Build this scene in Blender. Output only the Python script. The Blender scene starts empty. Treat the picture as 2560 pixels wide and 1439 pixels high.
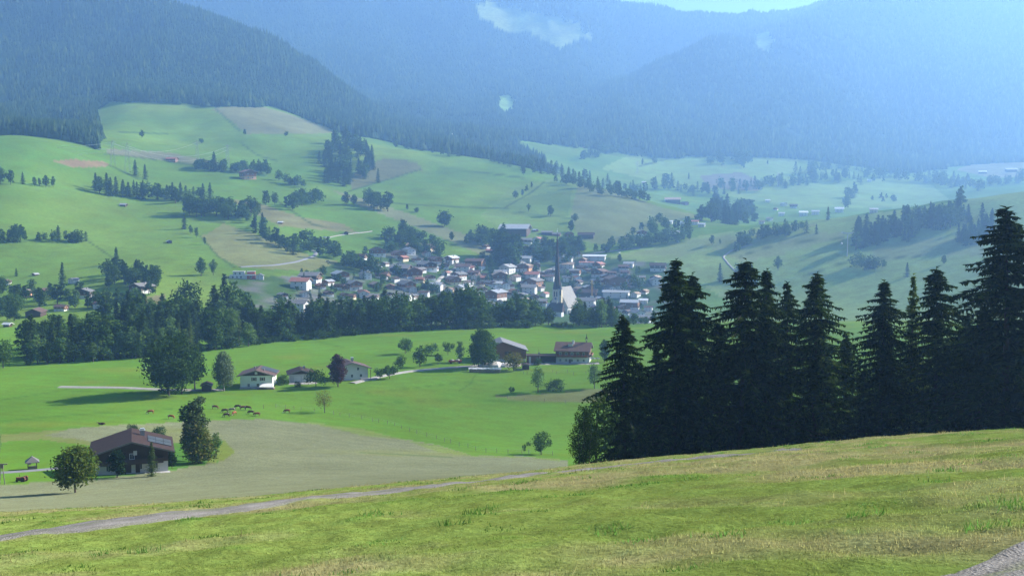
import bpy, math, random
import numpy as np
from mathutils import Vector, Matrix

random.seed(7)
RNG = np.random.default_rng(11)
SC = bpy.context.scene
COL = SC.collection
PI = math.pi
R = math.radians

# ------------------------------------------------------------------ camera, sky, sun, exposure
FPX, PITCH = 2745.0, R(3.96)          # focal length in photo pixels (2560 wide); tilt below level
CW, CH = 2560.0, 1439.0
cam = bpy.data.cameras.new('camera')
cam.sensor_width = 36.0
cam.lens = 36.0 * FPX / CW
cam.clip_start, cam.clip_end = 0.2, 30000.0
cam_o = bpy.data.objects.new('camera', cam)
COL.objects.link(cam_o)
cam_o.location = (0, 0, 0)
cam_o.rotation_euler = (PI / 2 - PITCH, 0, 0)
SC.camera = cam_o

SUN_EL, SUN_AZ = R(29.0), R(66.0)     # azimuth clockwise from the view direction (+Y)
SUN_DIR = Vector((math.sin(SUN_AZ) * math.cos(SUN_EL), math.cos(SUN_AZ) * math.cos(SUN_EL), math.sin(SUN_EL)))
W = bpy.data.worlds.new('World')
SC.world = W
W.use_nodes = True
nt = W.node_tree
bg = nt.nodes['Background']
sky = nt.nodes.new('ShaderNodeTexSky')
sky.sky_type = 'NISHITA'
sky.sun_disc = False
sky.sun_elevation = SUN_EL
sky.sun_rotation = SUN_AZ
sky.altitude = 2500
sky.air_density = 0.8
sky.dust_density = 0.2
sky.ozone_density = 2.5
nt.links.new(sky.outputs[0], bg.inputs[0])
bg.inputs[1].default_value = 0.05
sun = bpy.data.lights.new('sun', 'SUN')
sun.energy = 5.0
sun.angle = R(0.5)
sun.color = (1.0, 0.95, 0.86)
sun_o = bpy.data.objects.new('sun', sun)
COL.objects.link(sun_o)
sun_o.rotation_euler = SUN_DIR.to_track_quat('Z', 'Y').to_euler()
sun_o.location = (300, 100, 300)

SC.view_settings.view_transform = 'Standard'
SC.view_settings.look = 'None'
SC.view_settings.gamma = 1.0
SC.view_settings.use_curve_mapping = False
SC.view_settings.exposure = 1.92
SC.render.engine = 'CYCLES'
SC.cycles.max_bounces = 5
SC.cycles.diffuse_bounces = 2
SC.cycles.glossy_bounces = 2
SC.cycles.transmission_bounces = 3
SC.cycles.transparent_max_bounces = 4
SC.cycles.volume_bounces = 1
SC.cycles.sample_clamp_indirect = 4.0

HAZE_DENSITY, HAZE_COLOR, HAZE_ANISO = 1.55e-4, (0.29, 0.555, 1.0), 0.44

# ------------------------------------------------------------------ helpers
def tag(o, label=None, cat=None, group=None, kind=None):
    if label: o['label'] = label
    if cat: o['category'] = cat
    if group: o['group'] = group
    if kind: o['kind'] = kind
    return o

def link(name, data, parent=None, loc=None, rz=0.0, sc=None):
    o = bpy.data.objects.new(name, data)
    COL.objects.link(o)
    if parent is not None: o.parent = parent
    if loc is not None: o.location = loc
    if rz: o.rotation_euler = (0, 0, rz)
    if sc is not None: o.scale = sc if hasattr(sc, '__len__') else (sc, sc, sc)
    return o

def thing(name, label, cat, loc, rz=0.0, group=None, sc=None):
    o = link(name, None, None, loc, rz, sc)
    o.empty_display_size = 0.5
    return tag(o, label, cat, group)

def np_mesh(name, V, F, mats=(), midx=None, smooth=False, cols=None):
    """V (n,3), F (m,k) with one face size k"""
    V = np.asarray(V, np.float32); F = np.asarray(F, np.int32)
    me = bpy.data.meshes.new(name)
    m, k = F.shape
    me.vertices.add(len(V)); me.vertices.foreach_set('co', V.ravel())
    me.loops.add(m * k); me.loops.foreach_set('vertex_index', F.ravel())
    me.polygons.add(m)
    me.polygons.foreach_set('loop_start', np.arange(0, m * k, k, dtype=np.int32))
    me.polygons.foreach_set('loop_total', np.full(m, k, np.int32))
    if smooth: me.polygons.foreach_set('use_smooth', np.ones(m, bool))
    for x in mats: me.materials.append(x)
    if midx is not None: me.polygons.foreach_set('material_index', np.asarray(midx, np.int32))
    if cols is not None:
        a = me.attributes.new('tint', 'FLOAT_COLOR', 'POINT')
        c = np.ones((len(V), 4), np.float32); c[:, :3] = cols
        a.data.foreach_set('color', c.ravel())
    me.update(calc_edges=True)
    return me

class MB:
    def __init__(s): s.v = []; s.f = []; s.m = []
    def add(s, V, F, m=0):
        b = len(s.v); s.v += [tuple(x) for x in V]
        for f in F: s.f.append([b + i for i in f]); s.m.append(m)
        return s
    def box(s, x0, x1, y0, y1, z0, z1, m=0):
        V = [(x, y, z) for z in (z0, z1) for y in (y0, y1) for x in (x0, x1)]
        return s.add(V, [(0, 2, 3, 1), (4, 5, 7, 6), (0, 1, 5, 4), (2, 6, 7, 3), (0, 4, 6, 2), (1, 3, 7, 5)], m)
    def bar(s, a, b, r0, r1=None, n=5, m=0, cap=True):
        r1 = r0 if r1 is None else r1
        a = Vector(a); b = Vector(b); d = (b - a)
        if d.length < 1e-6: return s
        d.normalize()
        u = d.orthogonal().normalized(); w = d.cross(u)
        V = []
        for c, r in ((a, r0), (b, r1)):
            for i in range(n):
                t = 2 * PI * i / n
                V.append(c + u * (r * math.cos(t)) + w * (r * math.sin(t)))
        F = [(i, (i + 1) % n, n + (i + 1) % n, n + i) for i in range(n)]
        if cap: F += [tuple(range(n - 1, -1, -1)), tuple(range(n, 2 * n))]
        return s.add(V, F, m)
    def prism(s, prof, y0, y1, m=0):
        """profile [(x,z)...] counter-clockwise seen from -y, extruded from y0 to y1"""
        n = len(prof)
        V = [(x, y0, z) for x, z in prof] + [(x, y1, z) for x, z in prof]
        F = [tuple(range(n)), tuple(range(2 * n - 1, n - 1, -1))] + [(i, n + i, n + (i + 1) % n, (i + 1) % n) for i in range(n)]
        return s.add(V, F, m)
    def lathe(s, prof, n=8, m=0, rot=0.0, c=(0, 0)):
        V = []
        for r, z in prof:
            for i in range(n):
                t = 2 * PI * (i + rot) / n
                V.append((c[0] + r * math.cos(t), c[1] + r * math.sin(t), z))
        F = []
        for k in range(len(prof) - 1):
            for i in range(n):
                F.append((k * n + i, k * n + (i + 1) % n, (k + 1) * n + (i + 1) % n, (k + 1) * n + i))
        F += [tuple(range(n - 1, -1, -1)), tuple(range((len(prof) - 1) * n, len(prof) * n))]
        return s.add(V, F, m)
    def mesh(s, name, *mats, smooth=False):
        me = bpy.data.meshes.new(name)
        me.from_pydata(s.v, [], s.f)
        for x in mats: me.materials.append(x)
        if len(mats) > 1: me.polygons.foreach_set('material_index', np.array(s.m, np.int32))
        if smooth: me.polygons.foreach_set('use_smooth', np.ones(len(s.f), bool))
        me.update()
        return me
    def obj(s, name, mats, parent=None, loc=None, rz=0.0, sc=None, smooth=False):
        mats = mats if isinstance(mats, (tuple, list)) else (mats,)
        return link(name, s.mesh(name, *mats, smooth=smooth), parent, loc, rz, sc)

def hash2(ix, iy, seed):
    h = (ix.astype(np.int64) * 374761393 + iy.astype(np.int64) * 668265263 + seed * 1442695041) & 0xffffffff
    h = ((h ^ (h >> 13)) * 1274126177) & 0xffffffff
    return ((h ^ (h >> 16)) & 0xffff) / 65535.0
def vnoise(x, y, seed=0):
    x = np.asarray(x, float); y = np.asarray(y, float)
    ix = np.floor(x); iy = np.floor(y); fx = x - ix; fy = y - iy
    fx = fx * fx * (3 - 2 * fx); fy = fy * fy * (3 - 2 * fy)
    a = hash2(ix, iy, seed); b = hash2(ix + 1, iy, seed); c = hash2(ix, iy + 1, seed); d = hash2(ix + 1, iy + 1, seed)
    return (a + (b - a) * fx) * (1 - fy) + (c + (d - c) * fx) * fy
def fbm(x, y, seed=0, oct=4):
    s = 0; a = 0.5; t = 0
    for k in range(oct):
        s = s + a * vnoise(x * 2 ** k, y * 2 ** k, seed + k * 17); t += a; a *= 0.5
    return s / t - 0.5                                   # about -0.5..0.5

# ------------------------------------------------------------------ materials
MATS = {}
def nodes_of(name):
    m = bpy.data.materials.new(name); m.use_nodes = True
    n = m.node_tree.nodes; l = m.node_tree.links
    for x in list(n): n.remove(x)
    out = n.new('ShaderNodeOutputMaterial')
    return m, n, l, out
def noise_node(n, l, scale, detail=3, coord='Object', stretch=None, rough=0.6):
    tc = n.new('ShaderNodeTexCoord')
    nz = n.new('ShaderNodeTexNoise'); nz.inputs['Scale'].default_value = scale
    nz.inputs['Detail'].default_value = detail; nz.inputs['Roughness'].default_value = rough
    if stretch:
        mp = n.new('ShaderNodeMapping'); mp.inputs['Scale'].default_value = stretch
        l.new(tc.outputs[coord], mp.inputs[0]); l.new(mp.outputs[0], nz.inputs['Vector'])
    else: l.new(tc.outputs[coord], nz.inputs['Vector'])
    return nz
def rng_node(n, l, sock, a, b, lo=0.3, hi=0.7):
    m = n.new('ShaderNodeMapRange'); l.new(sock, m.inputs[0])
    m.inputs[1].default_value = lo; m.inputs[2].default_value = hi; m.inputs[3].default_value = a; m.inputs[4].default_value = b
    return m.outputs[0]
def mul_node(n, l, col, fac):
    m = n.new('ShaderNodeVectorMath'); m.operation = 'SCALE'
    l.new(col, m.inputs[0]); l.new(fac, m.inputs['Scale'])
    return m.outputs[0]
def math_node(n, l, op, a, b):
    m = n.new('ShaderNodeMath'); m.operation = op
    for i, x in enumerate((a, b)):
        if isinstance(x, (int, float)): m.inputs[i].default_value = x
        else: l.new(x, m.inputs[i])
    return m.outputs[0]
def solid(name, c, rough=0.7, amt=0.25, scale=0.8, spec=0.3, stretch=None, bump=0.0, metal=0.0):
    if name in MATS: return MATS[name]
    m, n, l, out = nodes_of(name)
    b = n.new('ShaderNodeBsdfPrincipled')
    b.inputs['Roughness'].default_value = rough
    b.inputs['Specular IOR Level'].default_value = spec
    b.inputs['Metallic'].default_value = metal
    nz = noise_node(n, l, scale, 4, stretch=stretch)
    rgb = n.new('ShaderNodeRGB'); rgb.outputs[0].default_value = (*c, 1)
    oi = n.new('ShaderNodeObjectInfo')
    f = math_node(n, l, 'MULTIPLY', rng_node(n, l, nz.outputs[0], 1 - amt, 1 + amt), rng_node(n, l, oi.outputs['Random'], 0.88, 1.1, 0, 1))
    l.new(mul_node(n, l, rgb.outputs[0], f), b.inputs['Base Color'])
    if bump:
        bp = n.new('ShaderNodeBump'); bp.inputs['Strength'].default_value = bump
        l.new(nz.outputs[0], bp.inputs['Height']); l.new(bp.outputs[0], b.inputs['Normal'])
    l.new(b.outputs[0], out.inputs[0])
    MATS[name] = m
    return m
def foliage(name, cs, trans=0.25, var=0.25, gloss=0.0):
    """per-leaf colour from the island, per-tree brightness from the object"""
    if name in MATS: return MATS[name]
    m, n, l, out = nodes_of(name)
    g = n.new('ShaderNodeNewGeometry'); oi = n.new('ShaderNodeObjectInfo')
    rp = n.new('ShaderNodeValToRGB')
    el = rp.color_ramp.elements
    el[0].color = (*cs[0], 1); el[1].color = (*cs[-1], 1)
    for i, c in enumerate(cs[1:-1]):
        e = el.new((i + 1) / (len(cs) - 1)); e.color = (*c, 1)
    l.new(g.outputs['Random Per Island'], rp.inputs[0])
    col = mul_node(n, l, rp.outputs[0], rng_node(n, l, oi.outputs['Random'], 1 - var, 1 + var, 0, 1))
    d = n.new('ShaderNodeBsdfDiffuse'); t = n.new('ShaderNodeBsdfTranslucent')
    l.new(col, d.inputs[0])
    tc = n.new('ShaderNodeVectorMath'); tc.operation = 'MULTIPLY'; tc.inputs[1].default_value = (1.15, 1.25, 0.6)
    l.new(col, tc.inputs[0]); l.new(tc.outputs[0], t.inputs[0])
    mx = n.new('ShaderNodeMixShader'); mx.inputs[0].default_value = trans
    l.new(d.outputs[0], mx.inputs[1]); l.new(t.outputs[0], mx.inputs[2])
    sh = mx.outputs[0]
    if gloss:
        gl = n.new('ShaderNodeBsdfGlossy'); gl.inputs['Roughness'].default_value = 0.5; gl.inputs[0].default_value = (1, 1, 1, 1)
        m2 = n.new('ShaderNodeMixShader'); m2.inputs[0].default_value = gloss
        l.new(sh, m2.inputs[1]); l.new(gl.outputs[0], m2.inputs[2]); sh = m2.outputs[0]
    l.new(sh, out.inputs[0])
    MATS[name] = m
    return m
def ground_mat(name, fine, amt_f, amt_m, bump=0.0, stretch=None, trans=0.0):
    """colour of the soil/grass from the mesh, grain and patches from noise in metres"""
    m, n, l, out = nodes_of(name)
    at = n.new('ShaderNodeAttribute'); at.attribute_name = 'tint'
    f1 = noise_node(n, l, fine, 5, stretch=stretch, rough=0.7)
    f2 = noise_node(n, l, fine * 0.13, 3)
    f3 = noise_node(n, l, fine * 0.02, 3)
    f = math_node(n, l, 'MULTIPLY', rng_node(n, l, f1.outputs[0], 1 - amt_f, 1 + amt_f), rng_node(n, l, f2.outputs[0], 1 - amt_m, 1 + amt_m))
    f = math_node(n, l, 'MULTIPLY', f, rng_node(n, l, f3.outputs[0], 1 - amt_m, 1 + amt_m))
    col = mul_node(n, l, at.outputs['Color'], f)
    hs = n.new('ShaderNodeHueSaturation')
    l.new(rng_node(n, l, f2.outputs[0], 0.488, 0.508), hs.inputs['Hue'])
    l.new(col, hs.inputs['Color'])
    d = n.new('ShaderNodeBsdfDiffuse'); d.inputs['Roughness'].default_value = 0.6
    l.new(hs.outputs[0], d.inputs[0])
    if bump:
        bp = n.new('ShaderNodeBump'); bp.inputs['Strength'].default_value = bump; bp.inputs['Distance'].default_value = 0.12
        l.new(f1.outputs[0], bp.inputs['Height']); l.new(bp.outputs[0], d.inputs['Normal'])
    l.new(d.outputs[0], out.inputs[0])
    MATS[name] = m
    return m
# ------------------------------------------------------------------ the lie of the land
# surveyed as lines across the valley: for each, (photo column, photo row, metres away); the ground is then one height field z(u, Y), u = X / Y
CP, SP_ = math.cos(PITCH), math.sin(PITCH)
def ray(px, py):
    """photo pixel -> (X/Y, Z/Y)"""
    x = (np.asarray(px, float) - CW / 2) / FPX; y = (CH / 2 - np.asarray(py, float)) / FPX
    k = CP + y * SP_
    return x / k, (-SP_ + y * CP) / k
def proj(u, s):
    """(X/Y, Z/Y) -> photo pixel"""
    d = CP - s * SP_
    return CW / 2 + FPX * u / d, CH / 2 - FPX * (-(-SP_ - s * CP)) / d if False else CH / 2 - FPX * (SP_ * 1.0 + s * CP) / d
PXS = [-900, -300, 0, 160, 320, 480, 640, 800, 960, 1120, 1280, 1440, 1600, 1760, 1920, 2080, 2240, 2400, 2560, 2860, 3460]
ROWS = [  # {column: (row, distance)}
 {0: (1290, 46), 320: (1268, 50), 640: (1243, 54), 960: (1212, 60), 1280: (1182, 70), 1600: (1147, 82), 1920: (1123, 95), 2240: (1097, 112), 2560: (1089, 120)},
 {0: (1287, 105), 320: (1264, 115), 640: (1240, 122), 960: (1210, 130), 1280: (1180, 145), 1600: (1168, 138), 1920: (1152, 142), 2240: (1136, 150), 2560: (1130, 155)},
 {0: (1212, 228), 320: (1180, 250), 640: (1150, 270), 960: (1147, 295), 1280: (1143, 320), 1600: (1140, 330), 1920: (1140, 340), 2240: (1138, 350), 2560: (1132, 350)},
 {0: (1090, 330), 320: (1062, 350), 640: (1047, 368), 960: (1075, 372), 1280: (1092, 375), 1600: (1090, 380), 1920: (1085, 385), 2560: (1080, 390)},
 {0: (975, 430), 320: (972, 430), 640: (972, 430), 960: (945, 458), 1280: (912, 500), 1600: (908, 505), 1920: (900, 510), 2560: (890, 520)},
 {0: (916, 490), 320: (901, 512), 640: (864, 568), 960: (833, 625), 1120: (824, 645), 1280: (820, 660), 1600: (820, 665), 1920: (815, 670), 2560: (810, 670)},
 {0: (800, 760), 320: (770, 800), 640: (760, 850), 960: (797, 900), 1280: (812, 985), 1600: (812, 1000), 1920: (812, 1000), 2240: (800, 950), 2560: (790, 900)},
 {0: (740, 900), 320: (690, 950), 640: (690, 985), 960: (700, 1080), 1120: (722, 1110), 1280: (745, 1150), 1440: (786, 1120), 1600: (770, 1130), 1760: (765, 1150), 1920: (750, 1180), 2240: (720, 1100), 2560: (700, 1000)},
 {0: (610, 1080), 160: (606, 1130), 320: (600, 1180), 640: (605, 1200), 960: (620, 1300), 1280: (630, 1390), 1600: (645, 1350), 1920: (640, 1310), 2240: (620, 1270), 2560: (590, 1200)},
 {0: (480, 1290), 160: (490, 1340), 320: (500, 1420), 640: (520, 1430), 960: (530, 1550), 1280: (540, 1600), 1440: (545, 1610), 1600: (585, 1520), 1760: (585, 1500), 1920: (568, 1490), 2080: (550, 1480), 2240: (527, 1460), 2560: (472, 1430)},
 {0: (400, 1460), 160: (404, 1490), 320: (415, 1720), 640: (440, 1750), 960: (450, 1850), 1280: (450, 1900), 1440: (458, 1900), 1600: (495, 1850), 1760: (545, 1800), 1920: (580, 1700), 2240: (560, 1700), 2560: (500, 1700)},
 {0: (348, 1600), 160: (352, 1630), 250: (348, 1900), 320: (330, 2100), 640: (350, 2100), 960: (375, 2150), 1120: (385, 2180), 1280: (402, 2200), 1440: (448, 2200), 1600: (510, 2150), 1760: (538, 2120), 1920: (535, 2100), 2240: (520, 2200), 2560: (480, 2200)},
 {0: (310, 2250), 160: (312, 2280), 250: (285, 2350), 320: (260, 2400), 640: (266, 2450), 800: (310, 2450), 960: (348, 2450), 1120: (378, 2500), 1280: (408, 2550), 1440: (440, 2600), 1600: (470, 2600), 1920: (475, 2600), 2240: (470, 2650), 2560: (450, 2700)},
 {0: (230, 2700), 320: (205, 2750), 640: (230, 2800), 800: (280, 2800), 960: (325, 2850), 1280: (350, 3000), 1440: (375, 3050), 1600: (400, 3100), 1920: (400, 3100), 2240: (430, 3100), 2560: (405, 3200)},
 {0: (120, 3000), 320: (120, 3050), 480: (125, 3050), 640: (155, 3050), 800: (232, 3000), 960: (300, 3020), 1120: (333, 3050), 1280: (342, 3120), 1440: (350, 3200), 1600: (355, 3300), 1760: (345, 3350), 1920: (352, 3400), 2080: (380, 3350), 2240: (412, 3350), 2400: (395, 3400), 2560: (388, 3450)},
 {-300: (-150, 3600), 0: (-110, 3600), 160: (-70, 3550), 320: (0, 3500), 480: (68, 3450), 640: (102, 3350), 720: (158, 3300), 800: (205, 3250), 960: (285, 3200), 1120: (323, 3250), 1280: (322, 3350), 1440: (330, 3400), 1600: (325, 3500), 1760: (310, 3550), 1920: (310, 3600), 2080: (330, 3600), 2240: (350, 3600), 2400: (335, 3650), 2560: (325, 3700)},
 {0: (50, 4000), 320: (120, 3900), 480: (160, 3900), 640: (190, 3850), 800: (240, 3750), 960: (290, 3700), 1120: (300, 3680), 1280: (295, 3750), 1440: (300, 3800), 1600: (270, 3850), 1760: (230, 3900), 1920: (220, 3900), 2080: (235, 3900), 2240: (250, 3950), 2560: (230, 4000)},
 {0: (-30, 4700), 320: (60, 4600), 480: (105, 4500), 640: (130, 4500), 800: (150, 4450), 960: (180, 4400), 1120: (195, 4400), 1280: (200, 4400), 1440: (240, 4300), 1520: (235, 4250), 1600: (195, 4250), 1680: (135, 4300), 1760: (92, 4350), 1920: (70, 4400), 2080: (75, 4500), 2240: (90, 4600), 2560: (80, 4600)},
 {0: (-60, 5100), 320: (20, 5100), 640: (55, 5000), 960: (80, 5000), 1280: (95, 4950), 1440: (130, 4900), 1520: (200, 4750), 1600: (205, 4800), 1680: (160, 4850), 1760: (115, 4850), 1920: (58, 4850), 2080: (14, 4900), 2240: (-45, 5000), 2560: (-70, 5000)},
 {0: (-110, 5600), 320: (-80, 5600), 640: (-70, 5600), 960: (-60, 5600), 1280: (-50, 5500), 1440: (-25, 5500), 1560: (22, 5450), 1680: (44, 5450), 1760: (52, 5450), 1850: (60, 5450), 1920: (62, 5500), 2080: (24, 5600), 2240: (-60, 5700), 2560: (-100, 5700)},
 {0: (150, 6500), 2560: (150, 6500)},
]
UI = np.linspace(-0.5, 0.5, 680)
UO = np.linspace(0.5, 0.8, 40)[1:]
UG = np.concatenate([-UO[::-1], UI, UO])
NU = len(UG)
def plane(X, Y): return -1.6 + 0.083 * np.clip(X, -40, 45) - 0.206 * Y
ky, kz = [], []
for yy in (3.0, 9.0, 18.0, 30.0):
    ky.append(np.full(NU, yy)); kz.append(plane(UG * yy, yy))
def smooth1(a, w):
    k = np.exp(-0.5 * (np.arange(-3 * w, 3 * w + 1) / w) ** 2); k /= k.sum()
    return np.convolve(np.pad(a, 3 * w, mode='edge'), k, 'valid')
for r in ROWS:
    cx = sorted(r)
    P = np.array([(c, r[c][0], r[c][1]) for c in cx], float)
    uu, ss = ray(P[:, 0], P[:, 1])
    Yk = smooth1(np.interp(UG, uu, P[:, 2]), 22)
    sk = smooth1(np.interp(UG, uu, ss), 12)
    ky.append(Yk); kz.append(sk * Yk)
KY = np.array(ky); KZ = np.array(kz)                      # (K, NU)
LINE_LIP, LINE_FIELD, LINE_HOUSES, LINE_BELT, LINE_VILLAGE = KY[4], KY[5], KY[8], KY[9], KY[10]
LINE_HILL, LINE_WOOD = KY[12], KY[17]
NY = 640
YG = np.concatenate([np.geomspace(3.0, 300, 250)[:-1], np.geomspace(300, 1200, 170)[:-1], np.geomspace(1200, 6480, NY - 418)])
NY = len(YG)
def pchip(x, y, xq):
    h = np.diff(x); d = np.diff(y) / h
    m = np.zeros_like(y)
    w1 = 2 * h[1:] + h[:-1]; w2 = h[1:] + 2 * h[:-1]
    with np.errstate(divide='ignore', invalid='ignore'):
        hm = (w1 + w2) / (w1 / d[:-1] + w2 / d[1:])
    m[1:-1] = np.where(d[:-1] * d[1:] > 0, hm, 0)
    m[0] = d[0]; m[-1] = d[-1]
    i = np.clip(np.searchsorted(x, xq) - 1, 0, len(h) - 1)
    t = (xq - x[i]) / h[i]
    return ((2 * t**3 - 3 * t**2 + 1) * y[i] + (t**3 - 2 * t**2 + t) * h[i] * m[i] + (-2 * t**3 + 3 * t**2) * y[i + 1] + (t**3 - t**2) * h[i] * m[i + 1])
ZG = np.empty((NY, NU))
for j in range(NU):
    ZG[:, j] = pchip(KY[:, j], KZ[:, j], YG)
YY = YG[:, None] * np.ones((1, NU)); XX = YG[:, None] * UG[None, :]
# relief: tussocks near, swells in the meadows, gullies and spurs on the mountains
near = np.clip(1 - (YY - LINE_LIP) / 40, 0, 1)
ZG += near * (0.3 * fbm(XX / 9, YY / 9, 3, 3) + 0.30 * fbm(XX / 1.7, YY / 1.5, 57, 3) + 0.10 * fbm(XX / .6, YY / .6, 6, 2) * np.clip(30 / YY, 0, 1))
mid = np.clip((YY - 150) / 150, 0, 1) * np.clip(1 - (YY - 2600) / 600, 0, 1)
ZG += mid * (1.2 * fbm(XX / 45, YY / 45, 21, 3)) * np.clip(YY / 500, .3, 1) 
hill = np.clip((YY - 1150) / 250, 0, 1) * np.clip(1 - (YY - 2700) / 500, 0, 1)
ZG += hill * (20 * fbm(XX / 210, YY / 260, 23, 3) + 7 * fbm(XX / 70, YY / 110, 27, 2))
mt = np.clip((YY - LINE_WOOD) / 500, 0, 1)
rid = 1 - np.abs(2 * fbm(XX / 620, YY / 1500, 33, 4))
ZG += mt * (120 * (rid - 0.75) + 40 * fbm(XX / 170, YY / 240, 35, 3))
EDGE = np.abs(UG) > .788
ZG[:, EDGE] -= np.where(YY[:, EDGE] < 330, 1.6, 0)
def Zat(u, Y):
    u = np.asarray(u, float); Y = np.asarray(Y, float)
    fi = np.interp(Y, YG, np.arange(NY)); fj = np.interp(u, UG, np.arange(NU))
    i = np.clip(fi.astype(int), 0, NY - 2); j = np.clip(fj.astype(int), 0, NU - 2)
    a = fi - i; b = fj - j
    return (ZG[i, j] * (1 - b) + ZG[i, j + 1] * b) * (1 - a) + (ZG[i + 1, j] * (1 - b) + ZG[i + 1, j + 1] * b) * a
def ground(X, Y): return float(Zat(X / max(Y, 3.0), Y))
YF = np.concatenate([np.arange(3, 200, .25), np.arange(200, 1500, 1.0), np.arange(1500, 6400, 4.0)])
def hit(px, py, ymin=3.0):
    """where the line of sight through a photo pixel meets the ground beyond ymin"""
    for k in range(40):
        u, s = ray(px, py)
        Z = Zat(np.full_like(YF, u), YF)
        ok = (Z >= s * YF) & (YF >= ymin)
        i = int(np.argmax(ok))
        if ok[i] and not (ok[max(i - 1, 0)] and YF[i] > ymin + 30):
            return float(u * YF[i]), float(YF[i]), float(Z[i])
        if ok[i]: return float(u * YF[i]), float(YF[i]), float(Z[i])
        py += 2.0
    return float(u * 3000), 3000.0, float(Zat(u, 3000))
def at(px, Y):
    """photo column and distance -> point on the ground"""
    u = float(ray(px, 800)[0]); z = float(Zat(u, Y))
    return u * Y, Y, z
PXG, PYG = proj(UG[None, :] * np.ones((NY, 1)), ZG / YY)

def inpoly(px, py, poly, wob=0.0):
    x = np.asarray(px, float); y = np.asarray(py, float)
    c = np.zeros(x.shape, bool); n = len(poly)
    for i in range(n):
        x0, y0 = poly[i]; x1, y1 = poly[(i + 1) % n]
        if y0 == y1: continue
        t = ((y0 > y) != (y1 > y)) & (x < (x1 - x0) * (y - y0) / (y1 - y0) + x0)
        c ^= t
    return c
# ------------------------------------------------------------------ what grows where (colour of the ground cover itself)
GREEN = np.array((0.100, 0.198, 0.024)); HILLG = np.array((0.118, 0.196, 0.030))
tint = np.empty((NY, NU, 3))
b1 = fbm(XX / 60, YY / 90, 41, 3)[..., None]; b2 = fbm(XX / 250, YY / 300, 43, 3)[..., None]
tint[:] = GREEN
tint = np.where(YY[..., None] > 700, HILLG, tint)
tint *= 1 + 0.35 * b1 + 0.35 * b2
tint[..., 0] *= 1 + 0.5 * b2[..., 0]
# the near pasture: grazed short, green tussocks, dry stalks
isnear = YY < LINE_LIP * 1.25
dry = np.clip(fbm(XX / 2.6, YY / 2.4, 51, 4) * 2.6 + 0.42 + 1.8 * fbm(XX / 11, YY / 9, 52, 2), 0, 1)
lush = np.clip(fbm(XX / 1.7, YY / 1.5, 57, 3) * 4.0 - 0.75, 0, 1)
nc = np.array((0.180, 0.240, 0.054)) * (1 - dry[..., None]) + np.array((0.275, 0.258, 0.11)) * dry[..., None]
nc = nc * (1 - lush[..., None]) + np.array((0.085, 0.19, 0.032)) * lush[..., None]
tint = np.where(isnear[..., None], nc, tint)
def field(poly, c, ymin, ymax, mix=1.0, edge=3.0, stripes=None):
    w = edge * (fbm(XX / (0.012 * YY), YY / (0.05 * YY), 61, 3) * 2)
    m = inpoly(PXG + w, PYG + w * .5, poly) & (YY > ymin) & (YY < ymax)
    c = np.array(c)[None, None, :] * (1 + 0.3 * b1)
    if stripes is not None:
        a, sp = stripes
        st = np.sin((XX * math.cos(a) + YY * math.sin(a)) * 2 * PI / sp)
        c = c * (1 + 0.07 * st[..., None])
    global tint
    tint = np.where(m[..., None], tint * (1 - mix) + c * mix, tint)
    return m
TAN, STUB, MOWN, PALE = (0.17, 0.16, 0.08), (0.178, 0.188, 0.10), (0.17, 0.19, 0.065), (0.15, 0.185, 0.06)
stub_m = field([(-400, 1300), (0, 1289), (640, 1242), (1000, 1208), (1300, 1181), (1420, 1172), (1420, 1150), (1300, 1139), (1180, 1138), (1090, 1110), (980, 1092), (900, 1085), (820, 1066), (760, 1055), (640, 1047), (480, 1052), (250, 1064), (170, 1072), (110, 1088), (180, 1096), (250, 1110), (300, 1150), (240, 1195), (0, 1212), (-400, 1225)],
               STUB, 88, 420, 1.0, 1.5)
lawn_m = field([(245, 1112), (300, 1098), (440, 1105), (560, 1100), (584, 1130), (560, 1150), (430, 1174), (300, 1190), (240, 1198)], (0.075, 0.18, 0.03), 150, 420)
stub_m &= ~lawn_m
field([(560, 1098), (590, 1130), (560, 1150), (510, 1158), (540, 1130)], (0.15, 0.19, 0.04), 150, 420)
field([(0, 1085), (110, 1078), (180, 1072), (110, 1088), (200, 1098), (245, 1106), (245, 1116), (100, 1098), (0, 1104)], (0.17, 0.18, 0.06), 200, 430, .8)
field([(760, 1054), (900, 1070), (1000, 1095), (1100, 1130), (1200, 1142), (1400, 1146), (1400, 1153), (1300, 1141), (1180, 1139), (1090, 1112), (980, 1094), (900, 1087), (820, 1067)], (0.16, 0.205, 0.055), 200, 430, .9)
field([(1240, 990), (1340, 985), (1480, 972), (1600, 975), (1600, 1000), (1480, 1005), (1330, 1003), (1250, 996)], (0.15, 0.155, 0.06), 380, 520, .9)
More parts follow.
